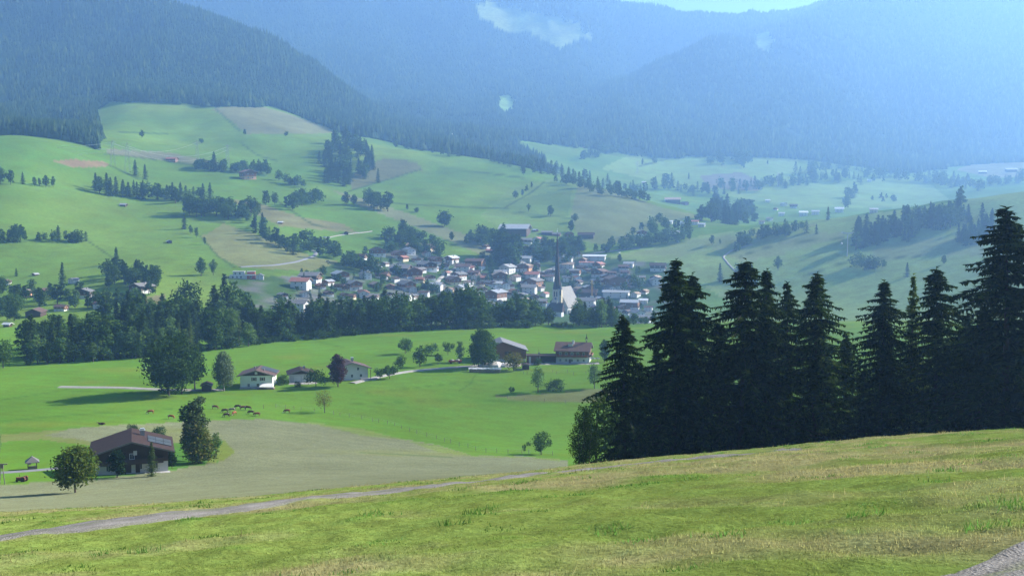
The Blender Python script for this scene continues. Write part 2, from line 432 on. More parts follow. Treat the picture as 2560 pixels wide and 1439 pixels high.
HL = [
 ([(1500, 645), (1750, 590), (2000, 555), (2300, 520), (2700, 440), (2700, 800), (1900, 800), (1700, 680)], (0.205, 0.265, 0.08), 800, 1650),
 ([(1280, 470), (1420, 440), (1640, 520), (1600, 600), (1300, 600), (1200, 540)], (0.145, 0.215, 0.05), 1300, 2200),
 ([(1500, 420), (1700, 340), (1990, 360), (2000, 460), (2300, 440), (2400, 520), (2000, 520), (1700, 470)], (0.20, 0.28, 0.07), 1900, 3500),  # patches on the far slopes: outline, colour, nearest and farthest metre
 ([(525, 272), (640, 262), (720, 285), (800, 312), (860, 330), (790, 335), (700, 335), (615, 335), (585, 305)], TAN, 1900, 3000),
 ([(20, 398), (120, 402), (200, 400), (258, 402), (275, 415), (180, 420), (20, 414)], (0.24, 0.15, 0.09), 1500, 2400),
 ([(265, 372), (420, 380), (500, 398), (560, 408), (480, 412), (400, 400), (265, 386)], (0.17, 0.16, 0.11), 1500, 2600),
 ([(500, 590), (560, 560), (640, 585), (700, 610), (780, 640), (850, 655), (895, 672), (780, 678), (600, 668), (545, 640)], (0.19, 0.185, 0.075), 900, 1500),
 ([(575, 500), (640, 505), (760, 545), (860, 560), (900, 585), (860, 580), (700, 565), (620, 525)], (0.19, 0.165, 0.08), 1100, 1800),
 ([(830, 475), (920, 500), (1040, 540), (1200, 600), (1290, 640), (1240, 655), (1120, 600), (980, 545), (900, 515)], (0.18, 0.18, 0.09), 1000, 1900),
 ([(870, 440), (960, 395), (1040, 405), (1060, 425), (960, 450), (880, 475)], (0.13, 0.12, 0.06), 1500, 2400),
 ([(1445, 460), (1540, 478), (1660, 520), (1760, 540), (1640, 560), (1590, 600), (1500, 612), (1450, 600), (1425, 540)], (0.165, 0.18, 0.075), 1300, 2200),
 ([(1200, 500), (1270, 505), (1430, 468), (1420, 540), (1330, 545), (1260, 530)], (0.11, 0.17, 0.045), 1300, 2200),
 ([(1750, 440), (1850, 430), (1920, 460), (1900, 478), (1770, 470)], (0.18, 0.15, 0.13), 2000, 3300),
 ([(1540, 330), (1640, 318), (1720, 322), (1640, 338)], (0.17, 0.15, 0.09), 2500, 3600),
 ([(1840, 385), (1900, 360), (1990, 368), (2010, 390), (1920, 395)], (0.10, 0.12, 0.06), 2300, 3600),
 ([(2390, 425), (2480, 395), (2620, 380), (2620, 440), (2480, 445)], (0.22, 0.20, 0.12), 2500, 3700),
 ([(1780, 620), (1960, 590), (2110, 580), (2110, 600), (2000, 620), (1860, 660)], (0.20, 0.225, 0.085), 900, 1700),
 ([(1560, 640), (1700, 605), (1850, 585), (1990, 560), (2060, 560), (1900, 590), (1700, 640)], (0.19, 0.225, 0.085), 900, 1700),
 ([(2180, 620), (2300, 590), (2460, 600), (2460, 640), (2300, 640), (2180, 660)], (0.18, 0.21, 0.085), 900, 1700),
 ([(330, 745), (410, 735), (410, 760), (345, 765)], (0.19, 0.15, 0.08), 600, 1000),
]
for p, c, a, b in HL: field(p, c, a, b, 0.85, 4.0)
def line(pts, c, w, ymin, ymax, mix=.8):
    global tint
    P = np.array(pts, float); d = np.full(PXG.shape, 1e9)
    ii = np.where((YG > ymin) & (YG < ymax))[0]; i0, i1 = ii[0], ii[-1]
    x = PXG[i0:i1] + 6 * fbm(XX[i0:i1] / 14, YY[i0:i1] / 14, 5, 2); y = PYG[i0:i1]; d = np.full(x.shape, 1e9)
    for (x0, y0), (x1, y1) in zip(P[:-1], P[1:]):
        L2 = (x1 - x0) ** 2 + (y1 - y0) ** 2; t = np.clip(((x - x0) * (x1 - x0) + (y - y0) * (y1 - y0)) / L2, 0, 1)
        d = np.minimum(d, np.hypot(x - x0 - t * (x1 - x0), (y - y0 - t * (y1 - y0)) * 1.6))
    k = (np.clip(1.4 - d / w, 0, 1) * mix)[..., None]
    tint[i0:i1] = tint[i0:i1] * (1 - k) + np.array(c) * k
HEDGE, RUT = (0.05, 0.075, 0.025), (0.055, 0.11, 0.02)
for pts in ([(225, 605), (275, 640), (300, 657)], [(500, 590), (545, 640), (585, 668)], [(262, 405), (345, 447)], [(540, 272), (600, 328)], [(605, 360), (645, 388), (690, 402)], [(1050, 424), (960, 452), (872, 478)],
            [(1070, 418), (1180, 428), (1310, 445)], [(1300, 532), (1430, 546)], [(960, 505), (1040, 512), (1270, 522)], [(1260, 520), (1330, 480), (1360, 455)], [(430, 540), (520, 552), (560, 556)], [(265, 385), (420, 402), (500, 415)],
            [(1850, 640), (1950, 608), (2110, 594)], [(2010, 690), (2130, 650), (2300, 640)], [(1600, 415), (1700, 388)], [(300, 330), (420, 335)], [(690, 500), (780, 560), (870, 575)]): line(pts, HEDGE, 3.2, 800, 3200)
for pts in ([(720, 842), (780, 850), (860, 868)], [(860, 1010), (1100, 1000), (1400, 1004)], [(900, 985), (1130, 958), (1240, 950)], [(1150, 975), (1180, 955), (1190, 935)], [(0, 1052), (200, 1035), (430, 1022)], [(0, 1000), (160, 975), (330, 980)], [(900, 1130), (1130, 1142)]): line(pts, RUT, 2.6, 250, 700, .45)
mow = np.sin((XX * .35 + YY) * 2 * PI / 7.5 + 3 * fbm(XX / 60, YY / 60, 13, 2)) * ((YY > 330) & (YY < 700))
tint *= (1 + .045 * mow)[..., None]
yel = np.clip(fbm(XX / 35, YY / 22, 91, 3) * 4 - .4, 0, 1) * ((YY > 300) & (YY < 760))
tint = tint * (1 - .5 * yel[..., None]) + np.array((.175, .2, .03)) * .5 * yel[..., None]
WOODS = [  # wooded ground: outline and reach
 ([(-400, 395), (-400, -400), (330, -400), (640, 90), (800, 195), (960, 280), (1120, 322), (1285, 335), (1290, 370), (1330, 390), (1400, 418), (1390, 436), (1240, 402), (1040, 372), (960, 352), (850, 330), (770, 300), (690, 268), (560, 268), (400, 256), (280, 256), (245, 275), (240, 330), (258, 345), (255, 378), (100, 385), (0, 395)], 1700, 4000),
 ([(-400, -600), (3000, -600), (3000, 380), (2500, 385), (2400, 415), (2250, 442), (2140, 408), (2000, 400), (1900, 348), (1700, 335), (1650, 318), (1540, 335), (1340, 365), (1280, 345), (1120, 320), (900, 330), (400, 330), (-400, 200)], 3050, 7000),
]
CLEAR = [
 ([(1188, 5), (1230, 8), (1320, 25), (1400, 40), (1470, 75), (1492, 95), (1440, 100), (1400, 122), (1370, 105), (1330, 85), (1260, 75), (1200, 45)], (0.27, 0.33, 0.08)),
 ([(1248, 240), (1275, 236), (1292, 252), (1284, 270), (1262, 282), (1250, 268)], (0.17, 0.27, 0.07)),
 ([(1888, 85), (1920, 78), (1938, 100), (1925, 135), (1895, 120)], (0.14, 0.2, 0.07)),
 ([(1560, 138), (1580, 140), (1585, 152), (1570, 150)], (0.14, 0.2, 0.07)),
]
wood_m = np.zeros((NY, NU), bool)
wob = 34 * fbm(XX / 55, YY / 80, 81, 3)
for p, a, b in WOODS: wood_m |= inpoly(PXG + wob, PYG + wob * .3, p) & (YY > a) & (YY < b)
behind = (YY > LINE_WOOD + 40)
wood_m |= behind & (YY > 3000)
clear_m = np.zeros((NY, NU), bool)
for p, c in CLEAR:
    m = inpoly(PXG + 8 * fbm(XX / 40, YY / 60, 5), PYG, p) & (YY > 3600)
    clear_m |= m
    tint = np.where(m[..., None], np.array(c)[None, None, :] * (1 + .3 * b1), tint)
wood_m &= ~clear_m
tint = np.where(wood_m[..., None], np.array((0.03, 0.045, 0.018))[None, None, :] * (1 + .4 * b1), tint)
vill = inpoly(PXG, PYG, [(640, 780), (560, 690), (740, 690), (900, 640), (1060, 605), (1100, 640), (1160, 655), (1280, 620), (1420, 600), (1480, 640), (1680, 660), (1700, 800), (1500, 830), (900, 830)]) & (YY > 700) & (YY < 1500)
vg = np.clip(fbm(XX / 22, YY / 30, 71, 3) * 4 + .1, 0, 1)[..., None]
tint = np.where(vill[..., None], vg * np.array((0.15, 0.15, 0.13)) + (1 - vg) * np.array((0.06, 0.105, 0.03)), tint)

# ------------------------------------------------------------------ ground meshes (bands of the one height field)
G_NEAR = ground_mat('grazed_grass', 7.0, 0.32, 0.16, bump=0.7)
G_MEADOW = ground_mat('meadow_grass', 0.9, 0.18, 0.10, stretch=(1, 2.2, 1), bump=0.4)
G_STUB = ground_mat('stubble', 2.2, 0.34, 0.10, bump=0.7, stretch=(1.0, 0.7, 1))
G_HILL = ground_mat('hill_grass', 0.3, 0.17, 0.12)
G_TOWN = ground_mat('village_soil', 0.6, 0.25, 0.15)
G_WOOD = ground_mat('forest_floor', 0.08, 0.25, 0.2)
VALL = np.stack([XX, YY, ZG], -1).reshape(-1, 3)
TALL = tint.reshape(-1, 3)
idx = np.arange(NY * NU).reshape(NY, NU)
QF = np.stack([idx[:-1, :-1], idx[:-1, 1:], idx[1:, 1:], idx[1:, :-1]], -1)
yc = 0.5 * (YY[:-1, :-1] + YY[1:, 1:]); L = lambda a: a[None, :-1]
st_f = stub_m[:-1, :-1]
band = np.where(yc < L(LINE_LIP) * 1.25, 0, np.where(st_f, 1, np.where(yc < L(LINE_BELT) * 1.05, 2, np.where(yc < L(LINE_HILL), 3, np.where(yc < L(LINE_WOOD), 4, 5)))))
gx = np.gradient(ZG, axis=1) / np.gradient(XX, axis=1)
gy = (np.gradient(ZG, axis=0) - gx * np.gradient(XX, axis=0)) / np.gradient(YY, axis=0)
NRM = np.stack([-gx, -gy, np.ones_like(gx)], -1); NRM /= np.linalg.norm(NRM, axis=-1, keepdims=True)
NALL = NRM.reshape(-1, 3)
def ground_part(name, k, m):
    F = QF[band == k]
    used = np.unique(F); mp = np.full(NY * NU, -1, np.int64); mp[used] = np.arange(len(used))
    me = np_mesh(name, VALL[used], mp[F], (m,), smooth=True, cols=TALL[used])
    me.normals_split_custom_set_from_vertices(NALL[used].astype(np.float32))
    return tag(link(name, me), kind='structure')
ground_part('grazed_slope', 0, G_NEAR)
ground_part('stubble_field', 1, G_STUB)
ground_part('valley_meadow', 2, G_MEADOW)
ground_part('village_ground', 3, G_TOWN)
ground_part('hill_pasture', 4, G_HILL)
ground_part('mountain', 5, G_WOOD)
gxs = np.linspace(-240, 240, 121); gys = np.concatenate([np.linspace(-60, 4, 22), np.geomspace(6, 300, 60)])
GX, GY = np.meshgrid(gxs, gys); yc_ = np.maximum(GY, 3.0); uu = GX / yc_; uc = np.clip(uu, -.78, .78)
zz = Zat(uc, yc_) + 0.083 * np.clip(GX - uc * yc_, -60, 60) + np.where(GY < 3, -.206 * (GY - 3), 0)
inside = np.clip((.775 - np.abs(uu)) * yc_, 0, 30)
zz = np.where(GY < 3.4, plane(GX, GY) - .08, zz - .3 * np.clip(inside / 4, 0, 1) - np.clip((inside - 8) * .2, 0, 3.0) - .03)
V = np.stack([GX, GY, zz], -1).reshape(-1, 3); I = np.arange(len(V)).reshape(GX.shape)
F = np.stack([I[:-1, :-1], I[:-1, 1:], I[1:, 1:], I[1:, :-1]], -1).reshape(-1, 4)
me = np_mesh('grazed_bank', V, F, (G_NEAR,), smooth=True, cols=np.tile((0.19, 0.245, 0.055), (len(V), 1)))
tag(link('grazed_bank', me), kind='structure')

# haze: one closed box of even air
hz0, hz1 = float(ZG.min()) - 1.5, float(ZG[YY < 6300].max()) + 60
m, n, l, out = nodes_of('valley_haze')
pv = n.new('ShaderNodeVolumePrincipled')
pv.inputs['Color'].default_value = (*HAZE_COLOR, 1)
pv.inputs['Density'].default_value = HAZE_DENSITY
pv.inputs['Anisotropy'].default_value = HAZE_ANISO
l.new(pv.outputs[0], out.inputs['Volume'])
tag(MB().box(-5600, 5600, -80, 6560, hz0, hz1).obj('haze', m), kind='stuff')

# draped strips: roads and tracks
def strip(name, pts, width, m, lift=0.05, ymin=3.0, n_across=4, world=None, tintc=None, step=None):
    P = [hit(x, y, ymin) for x, y in pts] if world is None else world
    P = np.array([(p[0], p[1]) for p in P])
    seg = np.linalg.norm(np.diff(P, axis=0), axis=1); s = np.concatenate([[0], np.cumsum(seg)])
    step = step or max(1.0, s[-1] / 260)
    q = np.arange(0, s[-1], step)
    C = np.stack([np.interp(q, s, P[:, 0]), np.interp(q, s, P[:, 1])], -1)
    if len(C) > 12:
        w = 3 if len(C) < 60 else (22 if m is GRAVEL else 6)
        w = min(w, (len(C) - 2) // 4)
        sm = lambda q_: smooth1(np.pad(q_, 3 * w, mode='reflect', reflect_type='odd'), w)[3 * w:-3 * w]
        C = np.stack([sm(C[:, 0]), sm(C[:, 1])], -1)
    T = np.gradient(C, axis=0); T /= np.linalg.norm(T, axis=1, keepdims=True)
    N = np.stack([-T[:, 1], T[:, 0]], -1)
    off = np.linspace(-.5, .5, n_across + 1)
    wv = width * (1 + 0.07 * fbm(q / 4.0, q * 0 + 3, 9, 3))
    XYp = C[:, None, :] + N[:, None, :] * (off[None, :, None] * wv[:, None, None])
    Z = Zat(XYp[..., 0] / np.maximum(XYp[..., 1], 3), XYp[..., 1]) + lift
    if m is GRAVEL: Z += np.clip((XYp[..., 1] - 45) / 50, 0, 1) * .24
    Z[:, 0] -= lift * 1.3; Z[:, -1] -= lift * 1.3
    V = np.concatenate([XYp, Z[..., None]], -1).reshape(-1, 3)
    k = n_across + 1
    I = np.arange(len(C) * k).reshape(len(C), k)
    F = np.stack([I[:-1, :-1], I[:-1, 1:], I[1:, 1:], I[1:, :-1]], -1).reshape(-1, 4)
    cols = None
    if m is GRAVEL:
        o2 = np.abs(off)[None, :] + 0.03 * fbm(q / 3.0, q * 0, 15, 2)[:, None]
        rut = np.exp(-((o2 - .27) / .09) ** 2); grs = np.clip(np.maximum(1 - o2 / .13, (o2 - .42) / .08), 0, 1) * (0.45 + 1.1 * fbm(XYp[..., 0] / .9, XYp[..., 1] / .9, 16, 3))
        grs = np.clip(grs * .6, 0, 1)[..., None]
        cols = np.array((.15, .14, .127)) * (1 + .35 * rut[..., None]) * (1 - grs) + np.array((.13, .17, .045)) * grs
        V[:, 2] -= (rut * .05).reshape(-1) * .6
        cols = cols.reshape(-1, 3)
    me = np_mesh(name, V, F, (m,), smooth=True, cols=cols)
    return tag(link(name, me), kind='structure'), C
def gravel_mat():
    m, n, l, out = nodes_of('gravel')
    f1 = noise_node(n, l, 22.0, 4, rough=0.75); f2 = noise_node(n, l, 0.8, 4)
    v = n.new('ShaderNodeTexVoronoi'); v.inputs['Scale'].default_value = 26.0
    tc = n.new('ShaderNodeTexCoord'); l.new(tc.outputs['Object'], v.inputs['Vector'])
    at_ = n.new('ShaderNodeAttribute'); at_.attribute_name = 'tint'
    mx = math_node(n, l, 'ADD', math_node(n, l, 'MULTIPLY', f1.outputs[0], 0.6), math_node(n, l, 'MULTIPLY', v.outputs['Distance'], 0.5))
    col = mul_node(n, l, at_.outputs['Color'], math_node(n, l, 'MULTIPLY', rng_node(n, l, f2.outputs[0], 0.8, 1.2), rng_node(n, l, mx, .72, 1.3, .3, .75)))
    d = n.new('ShaderNodeBsdfDiffuse'); l.new(col, d.inputs[0])
    bp = n.new('ShaderNodeBump'); bp.inputs['Strength'].default_value = 0.7; bp.inputs['Distance'].default_value = 0.06
    l.new(mx, bp.inputs['Height']); l.new(bp.outputs[0], d.inputs['Normal'])
    l.new(d.outputs[0], out.inputs[0]); return m
GRAVEL = gravel_mat()
ASPH = solid('asphalt', (0.17, 0.17, 0.175), 0.85, 0.12, 0.4)
PALEROAD = solid('pale_gravel', (0.24, 0.225, 0.195), 0.9, 0.15, 0.5)
_, TRACK = strip('gravel_track', [(-260, 1380), (0, 1347), (320, 1312), (640, 1270), (960, 1227), (1280, 1192), (1500, 1168), (1750, 1147), (1900, 1133), (1985, 1124)], 2.1, GRAVEL, 0.07, 20, 12, step=0.5)
_, CORNER = strip('gravel_path', [(2400, 1500), (2500, 1446), (2580, 1408), (2680, 1365), (2940, 1300)], 1.15, GRAVEL, 0.05, 5, 8, step=0.3)
strip('meadow_road', [(150, 967), (330, 971), (460, 977), (560, 975)], 4.5, PALEROAD, 0.35, 380)
strip('farm_road', [(880, 958), (985, 934), (1060, 924), (1130, 919), (1200, 914), (1330, 910), (1500, 908)], 4.5, PALEROAD, 0.35, 380)
strip('yard_road', [(-200, 1186), (0, 1182), (90, 1176), (190, 1167), (300, 1164)], 3.6, ASPH, 0.25, 180)
strip('hill_lane', [(600, 668), (680, 664), (740, 655), (785, 640), (792, 630), (770, 622)], 5, ASPH, 0.5, 700)
strip('hut_lane', [(812, 596), (850, 588), (930, 578)], 2.6, PALEROAD, 0.6, 900)
strip('slope_lane', [(1850, 690), (1822, 662), (1806, 642), (1830, 625), (1880, 612)], 3.2, PALEROAD, 0.7, 900)
strip('village_street', [(1310, 735), (1335, 705), (1345, 680), (1342, 650), (1352, 630), (1362, 615)], 8, ASPH, 0.6, 800)
strip('side_street', [(1080, 728), (1100, 695), (1135, 672), (1172, 655)], 5, PALEROAD, 0.6, 800)
strip('parking_lot', [(1345, 690), (1385, 672), (1420, 655)], 11, PALEROAD, 0.7, 800)
strip('valley_road', [(1455, 640), (1490, 632), (1545, 626), (1600, 620)], 7, PALEROAD, 0.7, 900)
# ------------------------------------------------------------------ trees
BARK = solid('bark', (0.075, 0.055, 0.042), 0.9, 0.3, 3.0)
BIRCHBARK = solid('pale_bark', (0.28, 0.26, 0.23), 0.9, 0.3, 2.0)
SPRUCE = foliage('spruce_needles', [(0.008, 0.020, 0.006), (0.016, 0.036, 0.010), (0.055, 0.080, 0.020)], 0.3, 0.2)  # brightest tone, strewn at random, stands for sunlit twigs
SPRUCE_FAR = foliage('conifer_needles', [(0.018, 0.038, 0.014), (0.028, 0.055, 0.018), (0.045, 0.08, 0.024)], 0.15, 0.28)
LARCH = foliage('larch_needles', [(0.05, 0.085, 0.025), (0.08, 0.12, 0.03), (0.11, 0.14, 0.04)], 0.35, 0.15)
LEAF = foliage('leaves', [(0.020, 0.046, 0.012), (0.034, 0.070, 0.016), (0.062, 0.105, 0.024)], 0.3, 0.3)
LEAF_LIGHT = foliage('light_leaves', [(0.05, 0.095, 0.03), (0.08, 0.135, 0.04), (0.11, 0.17, 0.055)], 0.35, 0.2)
LEAF_GREY = foliage('grey_leaves', [(0.06, 0.09, 0.045), (0.09, 0.125, 0.07), (0.13, 0.165, 0.10)], 0.3, 0.1)
LEAF_YEL = foliage('turning_leaves', [(0.07, 0.085, 0.02), (0.12, 0.12, 0.03), (0.17, 0.14, 0.035)], 0.35, 0.15)
LEAF_PURPLE = foliage('purple_leaves', [(0.035, 0.014, 0.022), (0.055, 0.022, 0.03), (0.09, 0.04, 0.045)], 0.3, 0.1)

def conifer(seed, H, Rm, spacing, per, seg, tw, low=0.05, bare=0.0, droop=0.32, power=0.8, tipup=0.12, wood=True, dens=3, lobes=0.0):
    """trunk mesh builder data and needle triangles: whorls of drooping boughs hung with twigs"""
    g = np.random.default_rng(seed)
    mb = MB()
    lean = g.normal(0, 0.006 * H, 2)
    def axis(t): return np.array((lean[0] * t * t, lean[1] * t * t, H * t))
    prev = axis(0); r0 = 0.013 * H
    for k in range(1, 7):
        c = axis(k / 6); mb.bar(prev, c, r0 * (1 - (k - 1) / 6) + .01, r0 * (1 - k / 6) + .01, 6); prev = c
    T = []; ph = g.random(3) * 6.28
    z = low * H
    while z < 0.985 * H:
        t = z / H
        prof = (1 - t) ** power * (0.7 + 0.3 * min(1, t / 0.12))
        nb = max(3, int(per * (0.75 + 0.5 * g.random())))
        a0 = g.random() * 2 * PI
        for b in range(nb):
            a = a0 + 2 * PI * b / nb + g.normal(0, 0.22)
            Lb = Rm * prof * g.uniform(0.55, 1.15)
            Lb *= 1 + lobes * (math.sin(2 * a + ph[0] + z * .35) * .6 + math.sin(z * 1.05 + ph[1]) * .5 + math.sin(3 * a - z * .6 + ph[2]) * .5)
            if g.random() < bare: continue
            if Lb < 0.12 * Rm * .5: Lb = 0.12 * Rm * .5
            d = np.array((math.cos(a), math.sin(a), 0)); q = np.array((-d[1], d[0], 0))
            base = axis(t) + np.array((0, 0, g.normal(0, spacing * .25)))
            n = max(3, int(seg * (0.35 + 0.65 * Lb / Rm)))
            up0 = 0.10 + 0.25 * t
            dr = droop * (1 - 0.55 * t) * g.uniform(.7, 1.3)
            s = (np.arange(n) + g.random(n) * .6 + .35) / n
            s = np.clip(s, 0.06, 1)
            zz = up0 * s * Lb - (dr + up0) * Lb * s ** 1.6 + tipup * Lb * np.clip(s - .75, 0, 1) * 2
            Pn = base[None] + d[None] * (s * Lb)[:, None]; Pn[:, 2] += zz
            if wood and Lb > 0.25 * Rm:
                e = Pn[-1] if n > 2 else base + d * Lb
                mid = Pn[n // 2]
                mb.bar(base, mid, 0.022 * Lb * .6 + .012, 0.016 * Lb * .5, 3, cap=False); mb.bar(mid, e, 0.014 * Lb * .5, 0.006, 3, cap=False)
            for i in range(n):
                wl = tw * (0.5 + 0.75 * (1 - s[i]) * min(1, Lb / (0.4 * Rm))) * g.uniform(.7, 1.25)
                for k in range(dens):
                    side = (1 if k % 2 else -1)
                    if k < 2:
                        v = q * side * 0.8 + d * 0.65 + np.array((0, 0, g.normal(-.25, .22)))
                    else:
                        v = np.array((g.normal(0, .35), g.normal(0, .35), -1.0)) + d * .15
                        
                    v = v / np.linalg.norm(v)
                    w = np.cross(v, (g.normal(0, .4), g.normal(0, .4), 1.0)); w /= (np.linalg.norm(w) + 1e-6)
                    hw = tw * 0.16 * g.uniform(.7, 1.3)
                    T.append((Pn[i] - w * hw, Pn[i] + w * hw, Pn[i] + v * wl))
        z += spacing * g.uniform(.75, 1.25) * (1 - 0.45 * t)
    tip = axis(1.0)
    for k in range(10):
        a = g.random() * 2 * PI; c = tip - np.array((0, 0, g.random() * .06 * H)); v = np.array((math.cos(a), math.sin(a), .5)) * tw * .6
        T.append((c + (0, 0, -.1 * tw), c + (0, 0, .15 * tw), c + v))
    T = np.array(T)
    return mb, T.reshape(-1, 3), np.arange(len(T) * 3).reshape(-1, 3)

def leafcloud(seed, blobs, leaf, n, shell=0.55):
    """leaf quads spread through a set of ellipsoid clumps (cx,cy,cz,rx,ry,rz)"""
    g = np.random.default_rng(seed)
    B = np.array(blobs, float); vol = (B[:, 3] * B[:, 4] * B[:, 5]) ** (2 / 3); pick = g.choice(len(B), n, p=vol / vol.sum())
    d = g.normal(size=(n, 3)); d /= np.linalg.norm(d, axis=1, keepdims=True)
    rr = (shell + (1 - shell) * g.random(n)) * (1 + 0.18 * g.normal(size=n))
    P = B[pick, :3] + d * B[pick, 3:] * rr[:, None]
    nrm = d * 0.7 + g.normal(size=(n, 3)) * 0.6 + np.array((0, 0, .25)); nrm /= np.linalg.norm(nrm, axis=1, keepdims=True)
    u = np.cross(nrm, g.normal(size=(n, 3))); u /= np.linalg.norm(u, axis=1, keepdims=True); v = np.cross(nrm, u)
    s = leaf * g.uniform(.6, 1.4, n)[:, None]
    V = np.stack([P - u * s * .8, P - v * s * .5 + u * s * .1, P + u * s, P + v * s * .5 + u * s * .1], 1).reshape(-1, 3)
    return V, np.arange(4 * n).reshape(-1, 4)
def broadleaf(seed, H, Wd, leaf, n, trunk=0.22, nb=14, shape='round', lean=0.0, trunks=1, spread=0.8):
    g = np.random.default_rng(seed)
    mb = MB(); blobs = []
    zc0 = H * trunk
    for k in range(nb):
        t = (k + .5) / nb
        z = zc0 + (H - zc0) * (0.10 + 0.82 * t)
        f = (z - zc0) / (H - zc0)
        if shape == 'round': w = math.sqrt(max(0.05, 1 - (2 * f - 0.95) ** 2 * .95))
        elif shape == 'oval': w = (math.sin(PI * min(1, f ** .8 * .97 + .02)) ** .65)
        elif shape == 'cone': w = (1 - f) ** .8 * .9 + .12
        elif shape == 'column': w = .75 + .25 * math.sin(PI * f)
        else: w = math.sin(PI * (0.25 + .7 * f))
        r = Wd / 2 * w
        a = k * 2.4 + g.normal(0, .4)
        rad = r * spread * g.uniform(.3, .85)
        s = r * g.uniform(.32, .62) + 0.04 * Wd
        blobs.append((rad * math.cos(a) + lean * H * f, rad * math.sin(a), z, s, s, s * g.uniform(.75, 1.05)))
        if shape in ('round', 'oval') and k % 2 == 0:
            a2 = a + 2.6 + g.normal(0, .5); rad2 = r * spread * .8
            blobs.append((rad2 * math.cos(a2) + lean * H * f, rad2 * math.sin(a2), z + g.normal(0, .03 * H), s * .7, s * .7, s * .6))
    for j in range(trunks):
        off = (0, 0) if trunks == 1 else (Wd * .16 * math.cos(2.1 * j), Wd * .16 * math.sin(2.1 * j))
        top = Vector((lean * H * .5 + off[0] * 1.4, off[1] * 1.4, H * (trunk + (1 - trunk) * .55)))
        b0 = Vector((off[0], off[1], -0.03 * H)); bm = Vector((off[0] + lean * H * .12, off[1], H * trunk))
        r = 0.016 * H / math.sqrt(trunks) + .01
        mb.bar(b0, bm, r * 1.35, r, 6); mb.bar(bm, top, r, r * .3, 5)
    for k, b in enumerate(blobs):
        if k % 2 == 0:
            mb.bar((lean * H * .1 + 0, 0, H * trunk + (b[2] - H * trunk) * .35), (b[0], b[1], b[2]), 0.006 * H, 0.002 * H, 4, cap=False)
    V, F = leafcloud(seed + 1, blobs, leaf, n)
    return mb, V, F
PROTO = {}
def proto(key, data, bark, leafmat, H, crown='crown'):
    mb, V, F = data
    tm = mb.mesh('trunk', bark) if mb.v else None
    PROTO[key] = (tm, np_mesh(crown, V, F, (leafmat,)), H, crown)
for k in range(4): proto(f'spruce{k}', conifer(100 + k, 25, [8.0, 7.2, 8.4, 7.6][k], 0.74, 7, 32, 0.86, low=0.015, bare=0.14, droop=.40 + .06 * (k % 2), power=.72, lobes=.34), solid('dark_bark', (.028, .022, .018), .95), SPRUCE, 25)
proto('larchnear', conifer(140, 25, 3.4, 0.7, 6, 15, 0.8, low=.1, bare=.15, droop=.3), BARK, LARCH, 25)
for k in range(6): proto(f'con{k}', conifer(200 + k, 22, [6.4, 5.4, 7.0, 5.0, 6.0, 7.4][k], 1.35, 7, 7, 1.8, low=0.03, lobes=.3, droop=.3, wood=False, power=[.8, .75, .9, .7, .85, .8][k]), BARK, SPRUCE_FAR, 22)
proto('conlarch', conifer(230, 22, 3.2, 1.3, 6, 5, 1.4, low=.06, droop=.25, wood=False), BARK, LARCH, 22)
for k in range(6): proto(f'dec{k}', broadleaf(300 + k, 15, [10, 9, 8, 11, 8.5, 7.5][k], 0.62, 1100, [.12, .16, .1, .14, .08, .2][k], [12, 11, 10, 13, 10, 9][k], ['round', 'oval', 'oval', 'round', 'cone', 'oval'][k]), BARK, LEAF, 15)
for k in range(3): proto(f'light{k}', broadleaf(330 + k, 15, [7, 8, 6][k], 0.55, 900, .12, 11, ['oval', 'oval', 'column'][k]), BARK, LEAF_LIGHT, 15)
for k in range(3): proto(f'shrub{k}', broadleaf(350 + k, 4, [5, 4.5, 6][k], 0.3, 600, .02, 8, 'round', trunks=3), BARK, LEAF, 4)
# single trees seen close enough to be portraits
proto('maple', broadleaf(401, 20.5, 17.5, 0.5, 10000, .08, 24, 'round', trunks=3, spread=1.05), BARK, foliage('dark_leaves', [(0.014, 0.034, 0.010), (0.024, 0.052, 0.013), (0.05, 0.085, 0.02)], .25, .1), 20.5)
proto('birch', broadleaf(402, 14, 8.2, 0.34, 5000, .08, 20, 'oval'), BIRCHBARK, LEAF_GREY, 14)
proto('apple', broadleaf(403, 9.2, 8.4, 0.30, 4600, .17, 20, 'round'), BARK, foliage('apple_leaves', [(0.035, 0.06, 0.015), (0.065, 0.095, 0.02), (0.115, 0.14, 0.03)], .4, .1), 9.2)
proto('sparse', broadleaf(404, 8, 6.6, 0.2, 1000, .22, 18, 'round', lean=.16), BARK, LEAF_YEL, 8)
proto('lime', broadleaf(405, 19, 11.5, 0.5, 7000, .06, 26, 'oval', trunks=2, spread=1.0), BARK, LEAF, 19)
proto('purple', broadleaf(406, 12.5, 6.6, 0.36, 4200, .10, 20, 'oval'), BARK, LEAF_PURPLE, 12.5)
proto('yellow', broadleaf(407, 10.5, 7.5, 0.3, 3600, .05, 16, 'cone'), BARK, foliage('yellowing_leaves', [(0.03, 0.055, 0.014), (0.06, 0.085, 0.02), (0.14, 0.13, 0.04)], .35, .1), 10.5)
proto('column', broadleaf(408, 15, 5.2, 0.32, 4200, .05, 20, 'column'), BARK, foliage('column_leaves', [(0.03, 0.05, 0.02), (0.05, 0.075, 0.03), (0.08, 0.11, 0.05)], .3, .1), 15)
for k in range(4): proto(f'orchard{k}', broadleaf(410 + k, 6, [5.2, 6, 4.6, 5.5][k], 0.26, 1300, .24, 8, 'round', spread=1.15, lean=[.1, -.06, .05, 0][k]), BARK, LEAF, 6)
proto('rusty', broadleaf(420, 6, 7, 0.26, 1700, .22, 14, 'round'), BARK, LEAF_YEL, 6)
